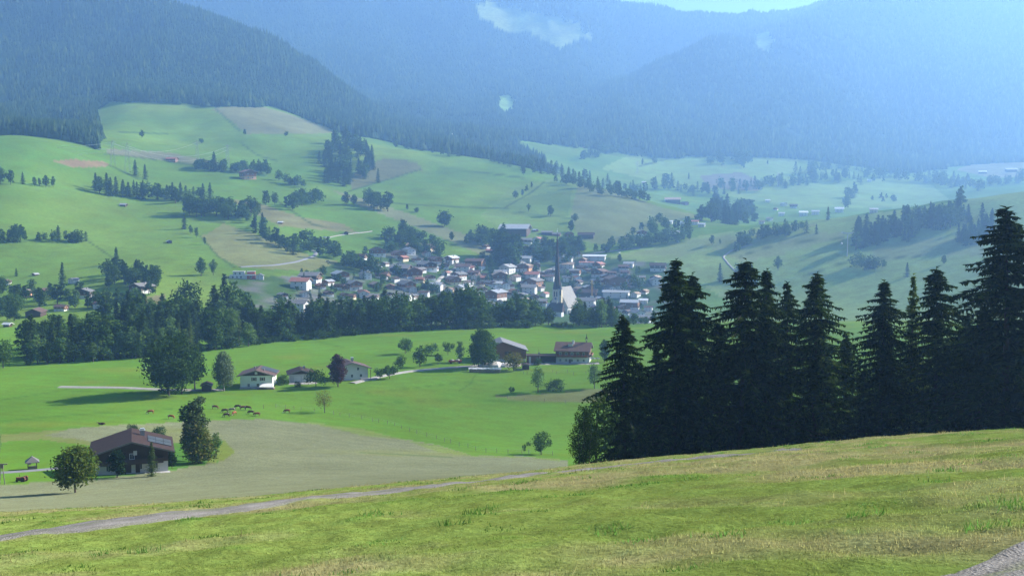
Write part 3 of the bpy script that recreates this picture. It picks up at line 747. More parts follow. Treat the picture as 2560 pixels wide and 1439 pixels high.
proto('nearbirch', broadleaf(421, 15.5, 10.0, 0.2, 9000, .02, 22, 'cone', trunks=2, spread=1.15), BARK, foliage('dark_olive_leaves', [(0.007, 0.018, 0.006), (0.014, 0.030, 0.008), (0.034, 0.052, 0.014)], .25, .1), 15.5)  # the leaf colour itself is a dark olive green
proto('youngash', broadleaf(422, 11, 6.5, 0.3, 1500, .2, 14, 'oval'), BARK, LEAF_LIGHT, 11)
proto('bush', broadleaf(423, 4, 4.6, 0.2, 1300, .03, 10, 'round', trunks=3), BARK, LEAF, 4)
proto('gardenfir', conifer(424, 9, 2.1, .4, 7, 9, .45, low=.04, droop=.2, wood=False), BARK, foliage('fir_needles', [(0.03, 0.055, 0.018), (0.05, 0.08, 0.022), (0.075, 0.105, 0.03)], .2, .1), 9)
proto('yew', broadleaf(425, 6, 3.4, 0.22, 1600, .04, 12, 'oval'), BARK, foliage('yew_needles', [(0.010, 0.022, 0.010), (0.016, 0.034, 0.012)], .1, .1), 6)

NAMES = {'spruce': 'spruce_tree', 'con': 'conifer_tree', 'conlarch': 'larch_tree', 'larchnear': 'larch_tree', 'dec': 'broadleaf_tree', 'light': 'broadleaf_tree', 'shrub': 'shrub', 'bush': 'shrub',
         'maple': 'broadleaf_tree', 'birch': 'birch_tree', 'apple': 'apple_tree', 'sparse': 'fruit_tree', 'lime': 'broadleaf_tree', 'purple': 'purple_tree', 'yellow': 'broadleaf_tree', 'column': 'broadleaf_tree',
         'orchard': 'fruit_tree', 'rusty': 'fruit_tree', 'nearbirch': 'broadleaf_tree', 'youngash': 'broadleaf_tree', 'gardenfir': 'fir_tree', 'yew': 'shrub'}
SINK = 0.12
def tree(kind, p, h, label, group=None, wf=1.0, rz=None):
    TREES.append((kind, tuple(p), h, label, group, wf, random.uniform(0, 2 * PI) if rz is None else rz))
TREES = []
def plant(kind, p, h, label, group, wf, rz):
    tm, cm, H, crown = PROTO[kind]
    k = h / H
    nm = NAMES[kind.rstrip('0123456789')]
    o = thing(nm, label, 'shrub' if nm == 'shrub' else 'tree', (p[0], p[1], p[2] - SINK), rz, group, (k * wf, k * wf, k))
    if tm is not None: link('trunk', tm, o)
    link(crown, cm, o)
    return o
def pick(k):
    return {'c': lambda: f'con{random.randrange(6)}', 'd': lambda: f'dec{random.randrange(6)}', 'l': lambda: f'light{random.randrange(3)}', 's': lambda: f'shrub{random.randrange(3)}', 'y': lambda: 'conlarch'}[k]()
def tree_px(kind, px, py, hpx, label, group=None, wf=1.0, ymin=60, rz=None):
    p = hit(px, py, ymin)
    return tree(kind, p, hpx * p[1] / FPX, label, group, wf, rz)
def grove(label, group, mix, pts, n, hr, jx=6, jy=4, ymin=600):
    """trees strewn along a line of photo points"""
    P = np.array(pts, float); s = np.concatenate([[0], np.cumsum(np.hypot(*np.diff(P, axis=0).T))])
    lab0, grp0, n0 = label, group, n
    n = int(n * 1.25)
    for k in range(n):
        if n > 15:
            ends = [' at its left end', ' in its middle', ' at its right end'] if n < 36 else [' at its left end', ' left of its middle', ' right of its middle', ' at its right end']
            sfx = ends[min(len(ends) - 1, k * len(ends) // n)]; label, group = lab0 + sfx, grp0 + ',' + sfx
        q = (k + random.uniform(.1, .9)) / n * s[-1]
        px = np.interp(q, s, P[:, 0]) + random.gauss(0, jx); py = np.interp(q, s, P[:, 1]) + random.gauss(0, jy)
        tree_px(pick(random.choice(mix)), px, py, random.uniform(*hr), label, group, random.uniform(1.0, 1.5), ymin)

# the row of tall spruces on the right edge of the pasture
SPR = [  # photo column, distance, row of the tip, variant, width, label
 (1562, 127, 783, 0, .92, 'shortest spruce at the outer end of the dark row, standing alone in front'),
 (1688, 133, 645, 1, 1.12, 'tall spruce with gappy boughs and bare upper trunk behind the shortest one'),
 (1735, 137, 680, 2, .9, 'slim spruce pressed against the gappy tall one'),
 (1857, 135, 645, 2, 1.1, 'tall spruce with wide layered boughs in the middle of the dark row'),
 (1915, 139, 665, 3, .9, 'slim spruce just beside the wide layered one'),
 (1972, 143, 703, 1, .8, 'low hazy-topped spruce squeezed between two taller neighbours'),
 (2040, 136, 675, 0, 1.05, 'full spruce standing just before the notch in the dark row'),
 (2207, 132, 693, 3, 1.05, 'spruce just after the notch in the dark row, with bushy lower boughs'),
 (2345, 130, 665, 2, 1.08, 'tall spruce between the pale larch and the giant spruce'),
 (2520, 120, 515, 1, 1.35, 'giant spruce rising highest at the edge of the picture'),
 (2625, 124, 470, 2, 1.3, 'dark spruce standing behind the giant one, cut by the picture edge'),
 (2455, 127, 760, 0, 1.1, 'spruce filling the foot of the giant one'),
]
for px, Y, ytop, v, wf, lab in SPR:
    x, y, z = at(px, Y)
    ztop = float(ray(px, ytop)[1]) * Y
    tree(f'spruce{v}', (x, y, z), ztop - z, lab, 'spruces along the pasture edge', wf * 1.17, rz=px * 0.7)
x, y, z = at(2282, 136); tree('larchnear', (x, y, z), float(ray(2282, 680)[1]) * y - z, 'pale airy larch standing in the dark spruce row', None, .95)
for px, Y, ytop, v, wf, lab in [(1800, 146, 800, 0, 1.0, 'between the slim tall spruce and the wide layered one'), (2120, 148, 830, 1, 1.2, 'filling the notch in the dark row'), (1640, 145, 860, 3, 1.0, 'in the gap left of the gappy tall spruce'),
        (1890, 149, 820, 2, 1.0, 'under the wide layered spruce'), (2420, 146, 780, 3, 1.1, 'left of the giant spruce'), (1940, 146, 900, 0, 1.1, 'under the low hazy-topped spruce'), (2280, 147, 850, 0, 1.1, 'behind the foot of the pale larch'), (1600, 138, 900, 2, 1.1, 'just behind the shortest one'), (1715, 145, 850, 1, 1.1, 'behind the gappy tall spruce'), (2060, 145, 880, 3, 1.3, 'behind the full spruce before the notch'), (2225, 147, 850, 2, 1.1, 'behind the bushy spruce after the notch'), (2375, 140, 840, 0, 1.3, 'between the tall spruce and the giant one'), (2480, 134, 800, 3, 1.2, 'before the giant spruce trunk'), (2160, 141, 920, 1, 1.3, 'low in the notch of the row'), (2575, 136, 760, 0, 1.2, 'behind the giant spruce at the picture edge')]:
    x, y, z = at(px, Y); tree(f'spruce{v}', (x, y, z), float(ray(px, ytop)[1]) * Y - z, 'lower dark spruce ' + lab, 'undergrowth spruces of the row', wf)
x, y, z = at(1460, 121); tree('nearbirch', (x, y, z), float(ray(1470, 1000)[1]) * y - z, 'dense bushy broadleaf tree at the outer foot of the spruce row', None, .78)
x, y, z = at(1492, 124); tree('youngash', (x, y, z), float(ray(1500, 975)[1]) * y - z, 'light yellowish young tree rising out of the bushy tree by the spruces', None, .9)

# trees in the valley meadow, one by one
ONE = [
 ('apple', 188, 1231, 121, 'round leafy tree alone on the stubble beside the chalet', 1.0, 150),
 ('maple', 432, 985, 152, 'huge dark multi-stemmed tree beside the meadow road', 1.05, 300),
 ('dec1', 487, 975, 118, 'greyish tree leaning on the huge dark one', .9, 300),
 ('birch', 560, 977, 103, 'egg-shaped grey-green tree beside the brown-roofed bungalow', .95, 300),
 ('column', 487, 1150, 168, 'tall columnar tree behind the chalet garden', 1.15, 200),
 ('yellow', 500, 1158, 112, 'broad tree with yellowing side at the corner of the chalet garden', 1.35, 200),
 ('light1', 540, 1135, 60, 'small light-leaved tree beside the yellowing tree', 1.0, 200),
 ('yew', 430, 1171, 54, 'small dark egg-shaped bush at the right end of the chalet', 1.0, 200),
 ('gardenfir', 371, 1172, 90, 'small fir in front of the chalet gable', 1.15, -238),
 ('yew', 283, 1186, 78, 'dark spreading shrub in front of the chalet wall', 1.15, -238),
 ('bush', 330, 1080, 22, 'low bush behind the chalet roof ridge', 1.2, 255),
 ('bush', 398, 1094, 30, 'bush peeping out behind the solar roof of the chalet', 1.1, 255),
 ('sparse', 812, 1032, 60, 'thin leaning fruit tree alone in the cow meadow', 1.0, 300),
 ('purple', 845, 967, 88, 'dark purple-leaved tree in front of the white house', 1.0, 300),
 ('bush', 706, 962, 28, 'round bush between the bungalow and the garage', 1.0, 300),
 ('orchard1', 790, 966, 44, 'loose shrubby tree in front of the white garage', 1.15, 300),
 ('bush', 744, 967, 16, 'little bush in front of the garage drive', 1.0, 300),
 ('lime', 1207, 918, 103, 'great twin-crowned tree standing at the farmyard', 1.1, 350),
 ('light0', 1150, 905, 55, 'tree leaning on the great twin-crowned one', 1.2, 350),
 ('rusty', 1284, 926, 44, 'rust-tinged fruit tree in front of the barn', 1.0, 350),
 ('bush', 1343, 912, 18, 'bush in front of the carport wall', 1.2, 350),
 ('youngash', 1345, 981, 70, 'leafy tree on the damp hollow below the farmhouse', .95, 350),
 ('bush', 1388, 977, 32, 'spreading bush next to the leafy tree on the damp hollow', 1.35, 350),
 ('youngash', 1486, 972, 66, 'light young tree near the fence below the farmhouse', .9, 350),
 ('dec2', 1511, 905, 62, 'tree beside the gable end of the farmhouse', .85, 350),
 ('orchard2', 1279, 985, 20, 'tiny sapling tree beside the damp hollow', .8, 350),
 ('orchard0', 1353, 1136, 58, 'small round tree on twin stems by the fence corner', .95, 200),
 ('orchard3', 1311, 1131, 22, 'spindly sapling at the fence corner', .45, 200),
 ('orchard0', 1322, 1116, 13, 'second sapling behind the spindly one', .9, 200),
 ('orchard0', 1013, 884, 40, 'crooked fruit tree uppermost in the farm orchard', 1.0, 350),
 ('dec0', 1050, 918, 57, 'dense round fruit tree in the middle of the farm orchard', 1.0, 350),
 ('orchard1', 1078, 888, 30, 'fruit tree with a flat crown behind the dense round one', 1.2, 350),
 ('orchard2', 1095, 911, 30, 'small fruit tree on the road side of the orchard', 1.0, 350),
 ('orchard3', 1120, 887, 32, 'lean fruit tree near the farm equipment', .9, 350),
 ('orchard1', 1000, 922, 33, 'small fruit tree above the farm road bend', 1.0, 350),
 ('orchard2', 974, 947, 36, 'fruit tree below the farm road bend', 1.1, 350),
 ('orchard3', 950, 948, 28, 'fruit tree nearest the white house terrace', 1.1, 350),
 ('birch', -14, 1160, 108, 'thin birch cut by the picture edge beside the trestle post', .55, 150),
 ('dec3', 8, 920, 72, 'round dark tree cut by the picture edge beyond the meadow', 1.1, 380),
]
CHY = hit(331, 1183, 180)[1]
for k, px, py, h, lab, wf, ym in ONE:
    if ym < 0: q = at(px, CHY - 7.5); tree(k, q, h * q[1] / FPX, lab, None, wf)
    else: tree_px(k, px, py, h, lab, None, wf, ym)

# belt of trees behind the meadow
def belt(label, group, mix, x0, x1, n, d0, d1, hr):
    for k in range(n):
        px = x0 + (x1 - x0) * (k + random.uniform(.1, .9)) / n
        Yb = float(np.interp(ray(px, 850)[0], UG, LINE_BELT)) + random.uniform(d0, d1)
        p = at(px, Yb)
        tree(pick(random.choice(mix)), p, random.uniform(*hr) * (.6 + .58 * float(vnoise(px / 42, 3.3, 61))), label, group, random.uniform(1.0, 1.45))
def belts(kindname, group, mix, stops, per, d0, d1, hr):
    """a belt told off in stretches, each named by what lies before it"""
    for (x0, where), (x1, _) in zip(stops[:-1], stops[1:]):
        belt(f'{kindname} {where}', group, mix, x0, x1, max(2, round((x1 - x0) * per)), d0, d1, hr)
belts('dark belt conifer', 'conifers of the belt behind the meadow', 'ccccd', [(630, 'above the egg-shaped tree at the bungalow'), (690, 'above the bungalow roof'), (745, 'above the white garage'), (800, 'above the purple tree'), (860, 'above the white house chimney'), (915, 'above the road bend'), (965, 'above the crooked orchard tree'), (1010, '')], .12, 6, 60, (19, 27))
belts('broad belt tree', 'round-crowned trees of the belt behind the meadow', 'ddddc', [(1010, 'above the farm orchard'), (1060, 'above the hay trailer'), (1110, 'just left of the great twin-crowned tree top'), (1160, 'above the great twin-crowned tree'), (1210, '')], .13, 6, 50, (19, 25))
belts('leafy belt tree', 'trees of the low belt below the church', 'ddls', [(1210, 'above the barn roof'), (1265, 'above the carport'), (1320, 'above the gap between carport and farmhouse'), (1375, '')], .12, 6, 40, (10, 20))
belt('shrubby tree directly below the church choir', 'shrubs below the church', 'ss', 1375, 1430, 8, 3, 12, (2, 4))
belts('leafy belt tree', 'trees of the belt right of the church', 'dddcl', [(1430, 'above the bell turret of the farmhouse'), (1490, 'between farmhouse and shortest spruce'), (1545, '')], .17, 6, 40, (10, 17))
belt('low tree in the belt end behind the spruces', 'low trees at the belt end', 'dd', 1545, 1640, 6, 6, 40, (6, 10))
belts('added shrub shading the belt foot', 'shrubs added for shade along the belt foot', 's', [(630, 'above the bungalow and garage'), (800, 'above the white house'), (960, 'above the orchard'), (1160, 'above the barn'), (1330, '')], .08, 2, 9, (3, 6))  # shrubs added to bring dark shade under the belt trunks
tree('light1', at(1447, 690), 18, 'light feathery tree before the church nave roof', None, 1.0)
tree('con3', at(1462, 690), 15, 'small dark spruce beside the feathery tree below the church', None, 1.0)
tree('dec1', at(1291, 700), 20, 'taller round tree before the roofs left of the church', None, 1.1)
tree('dec3', at(1332, 690), 17, 'round tree just left of the church choir', None, 1.0)
LW = [(60, 'at the left end, above the meadow road start'), (160, 'above the first third of the meadow road'), (260, 'above the middle of the meadow road'), (350, 'behind the huge dark tree'), (450, 'right above the huge dark tree'), (540, 'above the egg-shaped tree'), (640, '')]
belts('mixed wood tree', 'trees of the left meadow wood', 'ccdcdl', LW, .11, 4, 90, (15, 24))
belts('tall back-row wood tree', 'tall trees of the left meadow wood', 'ccd', [w for w in LW if w[0] != 60 and w[0] != 160], .06, 60, 170, (19, 27))
belts('light-leaved wood edge tree with painted highlights', 'front trees of the left meadow wood', 'lldyl', LW, .055, 1, 9, (10, 17))  # light leaf colour, and more of it, stands for bright crown highlights
belts('added shade shrub at the wood edge', 'shrubs added for shade along the left meadow wood', 's', LW, .03, 1, 8, (3, 6))  # added as well, to darken the foot of the left wood
for x0, x1, wh in [(700, 820, 'under the large dark house'), (820, 920, 'around the shining pale roof'), (920, 1010, 'around the long low grey roof'), (1010, 1090, 'in the middle of the upper village'), (1090, 1190, 'along the side street'), (1190, 1260, 'around the big pointed conifer'), (1260, 1330, 'left of the main street'), (1330, 1400, 'between main street and church'), (1410, 1480, 'behind the church nave'), (1480, 1560, 'around the brown hotel'), (1560, 1650, 'at the village end by the spruces')]:
    for k in range(10):
        px = random.uniform(x0, x1); lo = 640 if 900 < px < 1480 else 680
        tree_px(pick(random.choice('dddsc')), px, random.uniform(lo, 775), random.uniform(13, 30), 'garden tree among the roofs ' + wh, 'garden trees ' + wh, random.uniform(.9, 1.3), 640)
# groves and single trees on the slopes
HILL1 = [
 ('c', 338, 440, 40, 'pointed conifer, first of a pair above the left hill grove'), ('c', 363, 449, 38, 'pointed conifer, second of a pair above the left hill grove'),
 ('d', 27, 462, 38, 'round tree in the row at the left edge of the hill'), ('c', 57, 460, 30, 'slim tree beside the round one at the left edge of the hill'),
 ('l', 87, 466, 24, 'first little tree of four in a row on the left hill'), ('l', 99, 466, 21, 'second little tree of four in a row on the left hill'),
 ('d', 115, 469, 31, 'third and broadest tree of four in a row on the left hill'), ('l', 133, 468, 28, 'last tree of four in a row on the left hill'), ('d', 2, 460, 40, 'tree cut by the picture edge on the left hill'),
 ('c', 461, 573, 42, 'conifer leading three small trees down the mown slope'), ('l', 477, 585, 24, 'small tree next below the leading conifer on the mown slope'), ('l', 491, 594, 26, 'thin tree at the lower end of the mown slope trio'), ('l', 512, 612, 20, 'sapling on the field edge below the mown slope trio'),
 ('c', 291, 662, 45, 'conifer standing above the dark cluster over the grey-roofed house'), ('c', 156, 720, 65, 'tall double conifer beside the brown houses at left'), ('c', 41, 690, 21, 'little conifer beside the field hut'),
 ('d', 503, 690, 48, 'round tree of the pair left of the white modern house'), ('l', 533, 688, 42, 'pale tree of the pair left of the white modern house'),
 ('d', 355, 345, 20, 'lone tree on the top pasture'), ('s', 503, 358, 11, 'lone bush on the top pasture'), ('d', 612, 337, 15, 'lone tree where the top pasture meets the tan slope'), ('s', 716, 340, 11, 'bush below the tan slope'),
 ('d', 697, 452, 26, 'lone tree right of the red-roofed hill farm'), ('d', 665, 513, 40, 'broad tree, larger of a pair on the middle slope'), ('d', 687, 512, 31, 'smaller tree of a pair on the middle slope'),
 ('d', 865, 513, 34, 'broad tree at the head of the long tan strip'), ('d', 885, 513, 27, 'narrow tree at the head of the long tan strip'), ('c', 945, 457, 36, 'lone dark conifer on the heath patch'),
 ('d', 1129, 601, 24, 'lone tree on the long tan strip'), ('d', 1376, 541, 29, 'lone round tree casting a long shadow above the big hall'), ('d', 1428, 581, 33, 'oval tree above the barns'), ('d', 1437, 556, 24, 'oval tree just above its twin over the barns'),
 ('l', 1322, 530, 23, 'thin tree on the slope above the big hall'), ('d', 1309, 438, 21, 'lone tree on the brow above the hollow'), ('d', 1289, 497, 22, 'lowest tree of four beside the hollow'), ('d', 1306, 491, 19, 'second tree of four beside the hollow'),
 ('d', 1317, 479, 19, 'third tree of four beside the hollow'), ('d', 1329, 471, 17, 'highest tree of four beside the hollow'),
 ('d', 1018, 525, 16, 'bush on the green slope right of the dark clump'), ('s', 1042, 532, 13, 'lower bush on the green slope right of the dark clump'),
 ('c', 2070, 550, 34, 'dark conifer alone on the right ridge'), ('d', 1780, 612, 25, 'round tree on the pale right slope'), ('l', 1800, 611, 15, 'small tree beside the round one on the pale right slope'), ('c', 2041, 585, 26, 'conifer at the end of the right hedgerow'),
 ('d', 1945, 675, 36, 'crooked tree below the slope lane'), ('c', 1800, 705, 48, 'dark conifer below the slope lane'), ('c', 2270, 604, 32, 'conifer below the right wood'), ('c', 2268, 692, 36, 'conifer on the lower right slope'), ('d', 2360, 660, 24, 'low tree on the right slope'),
 ('d', 1606, 412, 17, 'lone tree on the far pasture left of the far pylon'), ('d', 1637, 410, 20, 'second tree on the far pasture'), ('d', 1919, 412, 12, 'lone tree on the far bright pasture'), ('d', 1977, 393, 8, 'tiny tree at the top of the far bright pasture'),
 ('c', 1722, 447, 16, 'lone conifer on the far slope foot'), ('c', 1228, 690, 52, 'big pointed conifer among the village roofs'), ('c', 1515, 632, 24, 'small conifer by the valley road'), ('d', 1549, 655, 22, 'round tree behind the long pale shed'),
 ('d', 1723, 600, 20, 'tree on the pasture edge right of the valley road'), ('d', 2500, 640, 34, 'hazy tree near the giant spruce top'), ('d', 820, 662, 6, 'bush on the mown slope'),
]
for k, px, py, h, lab in HILL1: tree_px(pick(k), px, py, h, lab, None, random.uniform(.9, 1.15), 600)
grove('dark conifer in the long grove on the left hill', 'long grove on the left hill', 'cccd', [(240, 482), (300, 490), (400, 496), (470, 500), (525, 506)], 26, (28, 46), 5, 5)
grove('round tree in the leafy clump ending the left hill grove', 'leafy clump on the left hill', 'dddl', [(462, 542), (500, 540), (545, 530), (560, 545), (610, 545), (645, 548)], 22, (24, 52), 6, 5)
grove('tree in the shady row at the left picture edge', 'shady row on the left hill', 'ddc', [(-8, 606), (60, 604)], 8, (20, 48), 6, 3)
grove('small tree strung along the field edge on the left hill', 'field edge trees on the left hill', 'dlcs', [(90, 603), (150, 602), (180, 604), (225, 605)], 9, (15, 40), 6, 2)
grove('leafy tree in the dark cluster above the grey-roofed house', 'cluster above the grey-roofed house', 'ddd', [(275, 700), (320, 702), (360, 712), (400, 722)], 14, (40, 60), 8, 8)
grove('conifer or bush around the red-roofed hill farm', 'trees around the hill farm', 'cddds', [(488, 425), (530, 428), (560, 430), (595, 432), (640, 424), (675, 440)], 26, (14, 34), 5, 4)
tree_px('con5', 535, 428, 48, 'tallest conifer beside the hill farm grove', None, 1.1, 900)
grove('small tree in the short row right of the hill farm', 'short row right of the hill farm', 'ds', [(718, 460), (755, 463)], 6, (15, 25), 3, 2)
grove('tree in the broad clump on the middle slope', 'broad clump on the middle slope', 'ddd', [(712, 515), (745, 517), (775, 510), (800, 505)], 10, (30, 46), 5, 4)
grove('tree in the dark clump on the green slope', 'dark clump on the green slope', 'dd', [(920, 500), (940, 525), (970, 525)], 6, (30, 52), 6, 4)
grove('leafy tree in the grove above the upper village roofs', 'grove above the upper village', 'ddds', [(965, 600), (1000, 610), (1040, 620), (1085, 628), (1105, 640)], 20, (22, 42), 8, 8)
tree_px('dec1', 1007, 595, 48, 'tallest tree of the grove above the upper village', None, 1.0, 900)
grove('tree in the hedgerow running down beside the mown slope', 'hedgerow beside the mown slope', 'dddc', [(630, 570), (660, 580), (675, 605), (700, 610), (735, 620)], 18, (24, 46), 7, 8)
grove('leafy tree in the long hedge between mown slope and village', 'long hedge above the village', 'ddd', [(735, 618), (770, 628), (800, 625), (840, 645), (880, 668), (930, 690), (970, 700)], 32, (24, 40), 7, 6)
grove('multi-stemmed tree in the small cluster on the green slope', 'small cluster on the green slope', 'dd', [(1094, 564), (1118, 566)], 4, (30, 42), 4, 2)
grove('dense tree in the dark grove before the big hall', 'dark grove before the big hall', 'dcc', [(1245, 640), (1265, 655), (1290, 650)], 12, (60, 88), 8, 8)
grove('tree in the leafy grove left of the big hall', 'leafy grove left of the big hall', 'ddd', [(1172, 610), (1200, 615), (1235, 612)], 9, (24, 45), 8, 6)
grove('conifer in the tree line along the brow above the village', 'tree line along the brow', 'cccd', [(985, 360), (1040, 372), (1150, 386), (1250, 402), (1340, 428), (1400, 442), (1500, 468), (1620, 492)], 74, (20, 34), 5, 4, 1500)
grove('bushy tree along the pasture edge right of the brow', 'pasture edge right of the brow', 'ddd', [(1395, 455), (1450, 470), (1520, 488), (1620, 505)], 22, (16, 32), 5, 3, 1500)
grove('leafy tree behind the church spire', 'trees behind the church spire', 'ddd', [(1335, 640), (1375, 650), (1420, 645), (1450, 650)], 12, (34, 52), 8, 8)
grove('round tree in the row right of the village', 'row right of the village', 'ddd', [(1498, 628), (1560, 622), (1640, 612), (1700, 604)], 18, (22, 34), 6, 3)
grove('tree around the hamlet below the far fields', 'trees of the hamlet below the far fields', 'ddc', [(1600, 585), (1640, 580), (1690, 582), (1730, 585)], 16, (20, 36), 8, 8)
grove('tree in the hazy hedgerow on the right slope', 'hazy hedgerow on the right slope', 'ddc', [(1830, 630), (1850, 612), (1900, 597), (1960, 588), (2010, 578)], 26, (18, 36), 7, 5)
grove('tree in the dark wood along the right hillside', 'dark wood on the right hillside', 'cccd', [(2135, 612), (2200, 600), (2270, 580), (2340, 560), (2420, 548)], 52, (34, 58), 8, 9)
grove('conifer in the dark clump below the right wood', 'dark clump below the right wood', 'cc', [(2390, 610), (2440, 606), (2480, 560)], 22, (34, 52), 8, 8)
grove('tree in the small group on the right slope', 'small group on the right slope', 'dcs', [(2146, 668), (2178, 672), (2200, 672)], 5, (20, 36), 5, 2)
grove('tree on the lower right slope behind the spruces', 'trees behind the spruces on the right slope', 'dc', [(1860, 690), (1900, 720)], 4, (28, 40), 8, 6)
grove('tree in the hazy wood by the far hamlet', 'hazy wood by the far hamlet', 'cdcd', [(1770, 560), (1790, 530), (1830, 560), (1860, 540), (1880, 560)], 50, (30, 52), 10, 10, 1650)
grove('tree in the dark copse on the hill', 'dark copse on the hill', 'cccd', [(805, 420), (830, 380), (860, 360), (890, 370), (925, 410), (900, 440), (850, 450), (820, 455), (870, 400)], 66, (28, 44), 9, 9, 1500)
grove('leafy tree between the houses at left', 'garden trees at left', 'dddl', [(10, 760), (60, 745), (150, 760), (230, 765), (300, 770), (400, 775)], 26, (28, 55), 14, 12, 640)
grove('leafy tree at the left picture edge below the field hut', 'left edge garden trees', 'ddd', [(0, 740), (40, 770), (20, 810)], 10, (30, 60), 12, 8, 600)

grove('tree of the hedge climbing the far pasture', 'far climbing hedge', 'cdd', [(1455, 402), (1500, 385), (1540, 378), (1570, 366)], 24, (14, 26), 4, 3, 2000)
grove('tree of the thin hedge under the far forest', 'thin far hedge', 'ddc', [(1610, 360), (1660, 345), (1740, 326)], 18, (9, 16), 4, 2, 2000)
grove('hazy tree clump in the middle of the far pastures', 'clump in the far pastures', 'ddc', [(1770, 408), (1830, 400), (1880, 405), (1850, 420)], 20, (12, 28), 6, 5, 2000)
grove('hazy bush on the far hollow', 'bushes on the far hollow', 'ds', [(1855, 385), (1900, 370), (1960, 385)], 14, (6, 12), 8, 4, 2000)
grove('tree of the long belt along the far valley bottom', 'far valley belt', 'ddcc', [(1630, 468), (1700, 475), (1760, 482), (1830, 480), (1900, 470), (1980, 460), (2080, 450), (2180, 448)], 60, (14, 34), 8, 5, 1900)
grove('hazy tree under the far right forest', 'far right forest fringe', 'cd', [(1990, 440), (2040, 425), (2120, 420), (2200, 445), (2330, 452), (2420, 455)], 40, (16, 34), 9, 5, 2000)
grove('tree of the belt below the far pale field', 'belt below the far pale field', 'ddc', [(2330, 462), (2420, 470), (2500, 465), (2570, 455)], 26, (16, 30), 8, 5, 2000)
grove('tree of the diagonal row on the far right meadow', 'diagonal row on the far right meadow', 'dc', [(2110, 520), (2125, 500), (2140, 480)], 9, (14, 30), 4, 4, 1650)
grove('tree of the pair rows on the far right meadow', 'pair rows on the far right meadow', 'd', [(2190, 498), (2240, 505)], 5, (10, 18), 6, 4, 1650)
# woods too far off to tell one tree from the next: each wood one mass
FARNEEDLE = foliage('far_forest', [(0.009, 0.020, 0.008), (0.014, 0.030, 0.011), (0.022, 0.042, 0.014), (0.05, 0.075, 0.022)], 0.1, 0.0)
vis_s = np.maximum.accumulate(ZG / YY, axis=0)
def wood(name, u0, u1, y0, y1, sp, hr, tiers, sides, test, leafy=0.08):
    out = []
    ys = np.arange(y0, y1, sp)
    for yv in ys:
        xs = np.arange(u0 * yv, u1 * yv, sp)
        out.append(np.stack([xs + RNG.uniform(-.45, .45, len(xs)) * sp, yv + RNG.uniform(-.45, .45, len(xs)) * sp], -1))
    P = np.concatenate(out); u = P[:, 0] / P[:, 1]; Z = Zat(u, P[:, 1])
    ii = np.clip(np.searchsorted(YG, P[:, 1]) - 3, 0, NY - 1); jj = np.clip(np.searchsorted(UG, u), 0, NU - 1)
    h = RNG.uniform(*hr, len(P)) * (0.8 + .5 * vnoise(P[:, 0] / 60, P[:, 1] / 60, 8))
    seen = (Z + h) / P[:, 1] > vis_s[ii, jj] - 0.004
    i2 = np.clip(ii + 3, 0, NY - 1)
    ok = seen & wood_m[i2, jj] & test(*proj(u, Z / P[:, 1]), P[:, 1])
    ok &= vnoise(P[:, 0] / 90, P[:, 1] / 150, 29) + .6 * vnoise(P[:, 0] / 25, P[:, 1] / 40, 31) > .34
    P = P[ok]; Z = Z[ok]; h = h[ok]; N = len(P)
    w = h * RNG.uniform(.15, .23, N) * (1.35 if tiers == 1 else 1); isl = RNG.random(N) < leafy; w[isl] *= 1.6; h[isl] *= .8; h *= 0.75 + .5 * vnoise(P[:, 0] / 140, P[:, 1] / 140, 19)
    Vs = []; Fs = []; nv = tiers * (sides + 1)
    for t in range(tiers):
        zb = h * (0.05 + 0.75 * t / tiers); zt = h * (0.55 + 0.45 * (t + 1) / tiers) if tiers > 1 else h
        rr = w * (1 - 0.72 * t / tiers)
        ang = RNG.random(N)[:, None] * 6.28 + np.arange(sides)[None] * 2 * PI / sides
        rj = rr[:, None] * RNG.uniform(.65, 1.3, (N, sides))
        ring = np.stack([P[:, 0:1] + rj * np.cos(ang), P[:, 1:2] + rj * np.sin(ang), (Z + zb)[:, None] + h[:, None] * RNG.uniform(-.05, .05, (N, sides))], -1)
        ap = np.stack([P[:, 0] + RNG.normal(0, .02, N) * h, P[:, 1], Z + zt], -1)[:, None]
        Vs.append(np.concatenate([ring, ap], 1))
        b = t * (sides + 1)
        Fs += [(b + i, b + (i + 1) % sides, b + sides) for i in range(sides)]
    V = np.concatenate(Vs, 1).reshape(-1, 3)
    F = (np.arange(N)[:, None, None] * nv + np.array(Fs)[None]).reshape(-1, 3)
    print(name, N, len(F))
    return tag(link(name, np_mesh(name, V, F, (FARNEEDLE,))), kind='stuff')
LEFTW = [(-400, 400), (-400, 282), (60, 290), (180, 305), (262, 325), (262, 385), (100, 392)]
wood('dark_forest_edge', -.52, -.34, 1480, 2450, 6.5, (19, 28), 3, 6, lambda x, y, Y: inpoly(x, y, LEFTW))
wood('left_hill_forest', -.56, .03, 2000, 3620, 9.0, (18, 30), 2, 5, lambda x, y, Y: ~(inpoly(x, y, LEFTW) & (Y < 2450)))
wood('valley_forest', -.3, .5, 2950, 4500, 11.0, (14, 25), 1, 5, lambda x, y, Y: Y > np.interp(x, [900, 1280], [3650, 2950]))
wood('mountain_forest', -.5, .5, 4500, 5750, 15.0, (14, 23), 1, 4, lambda x, y, Y: y > -60)

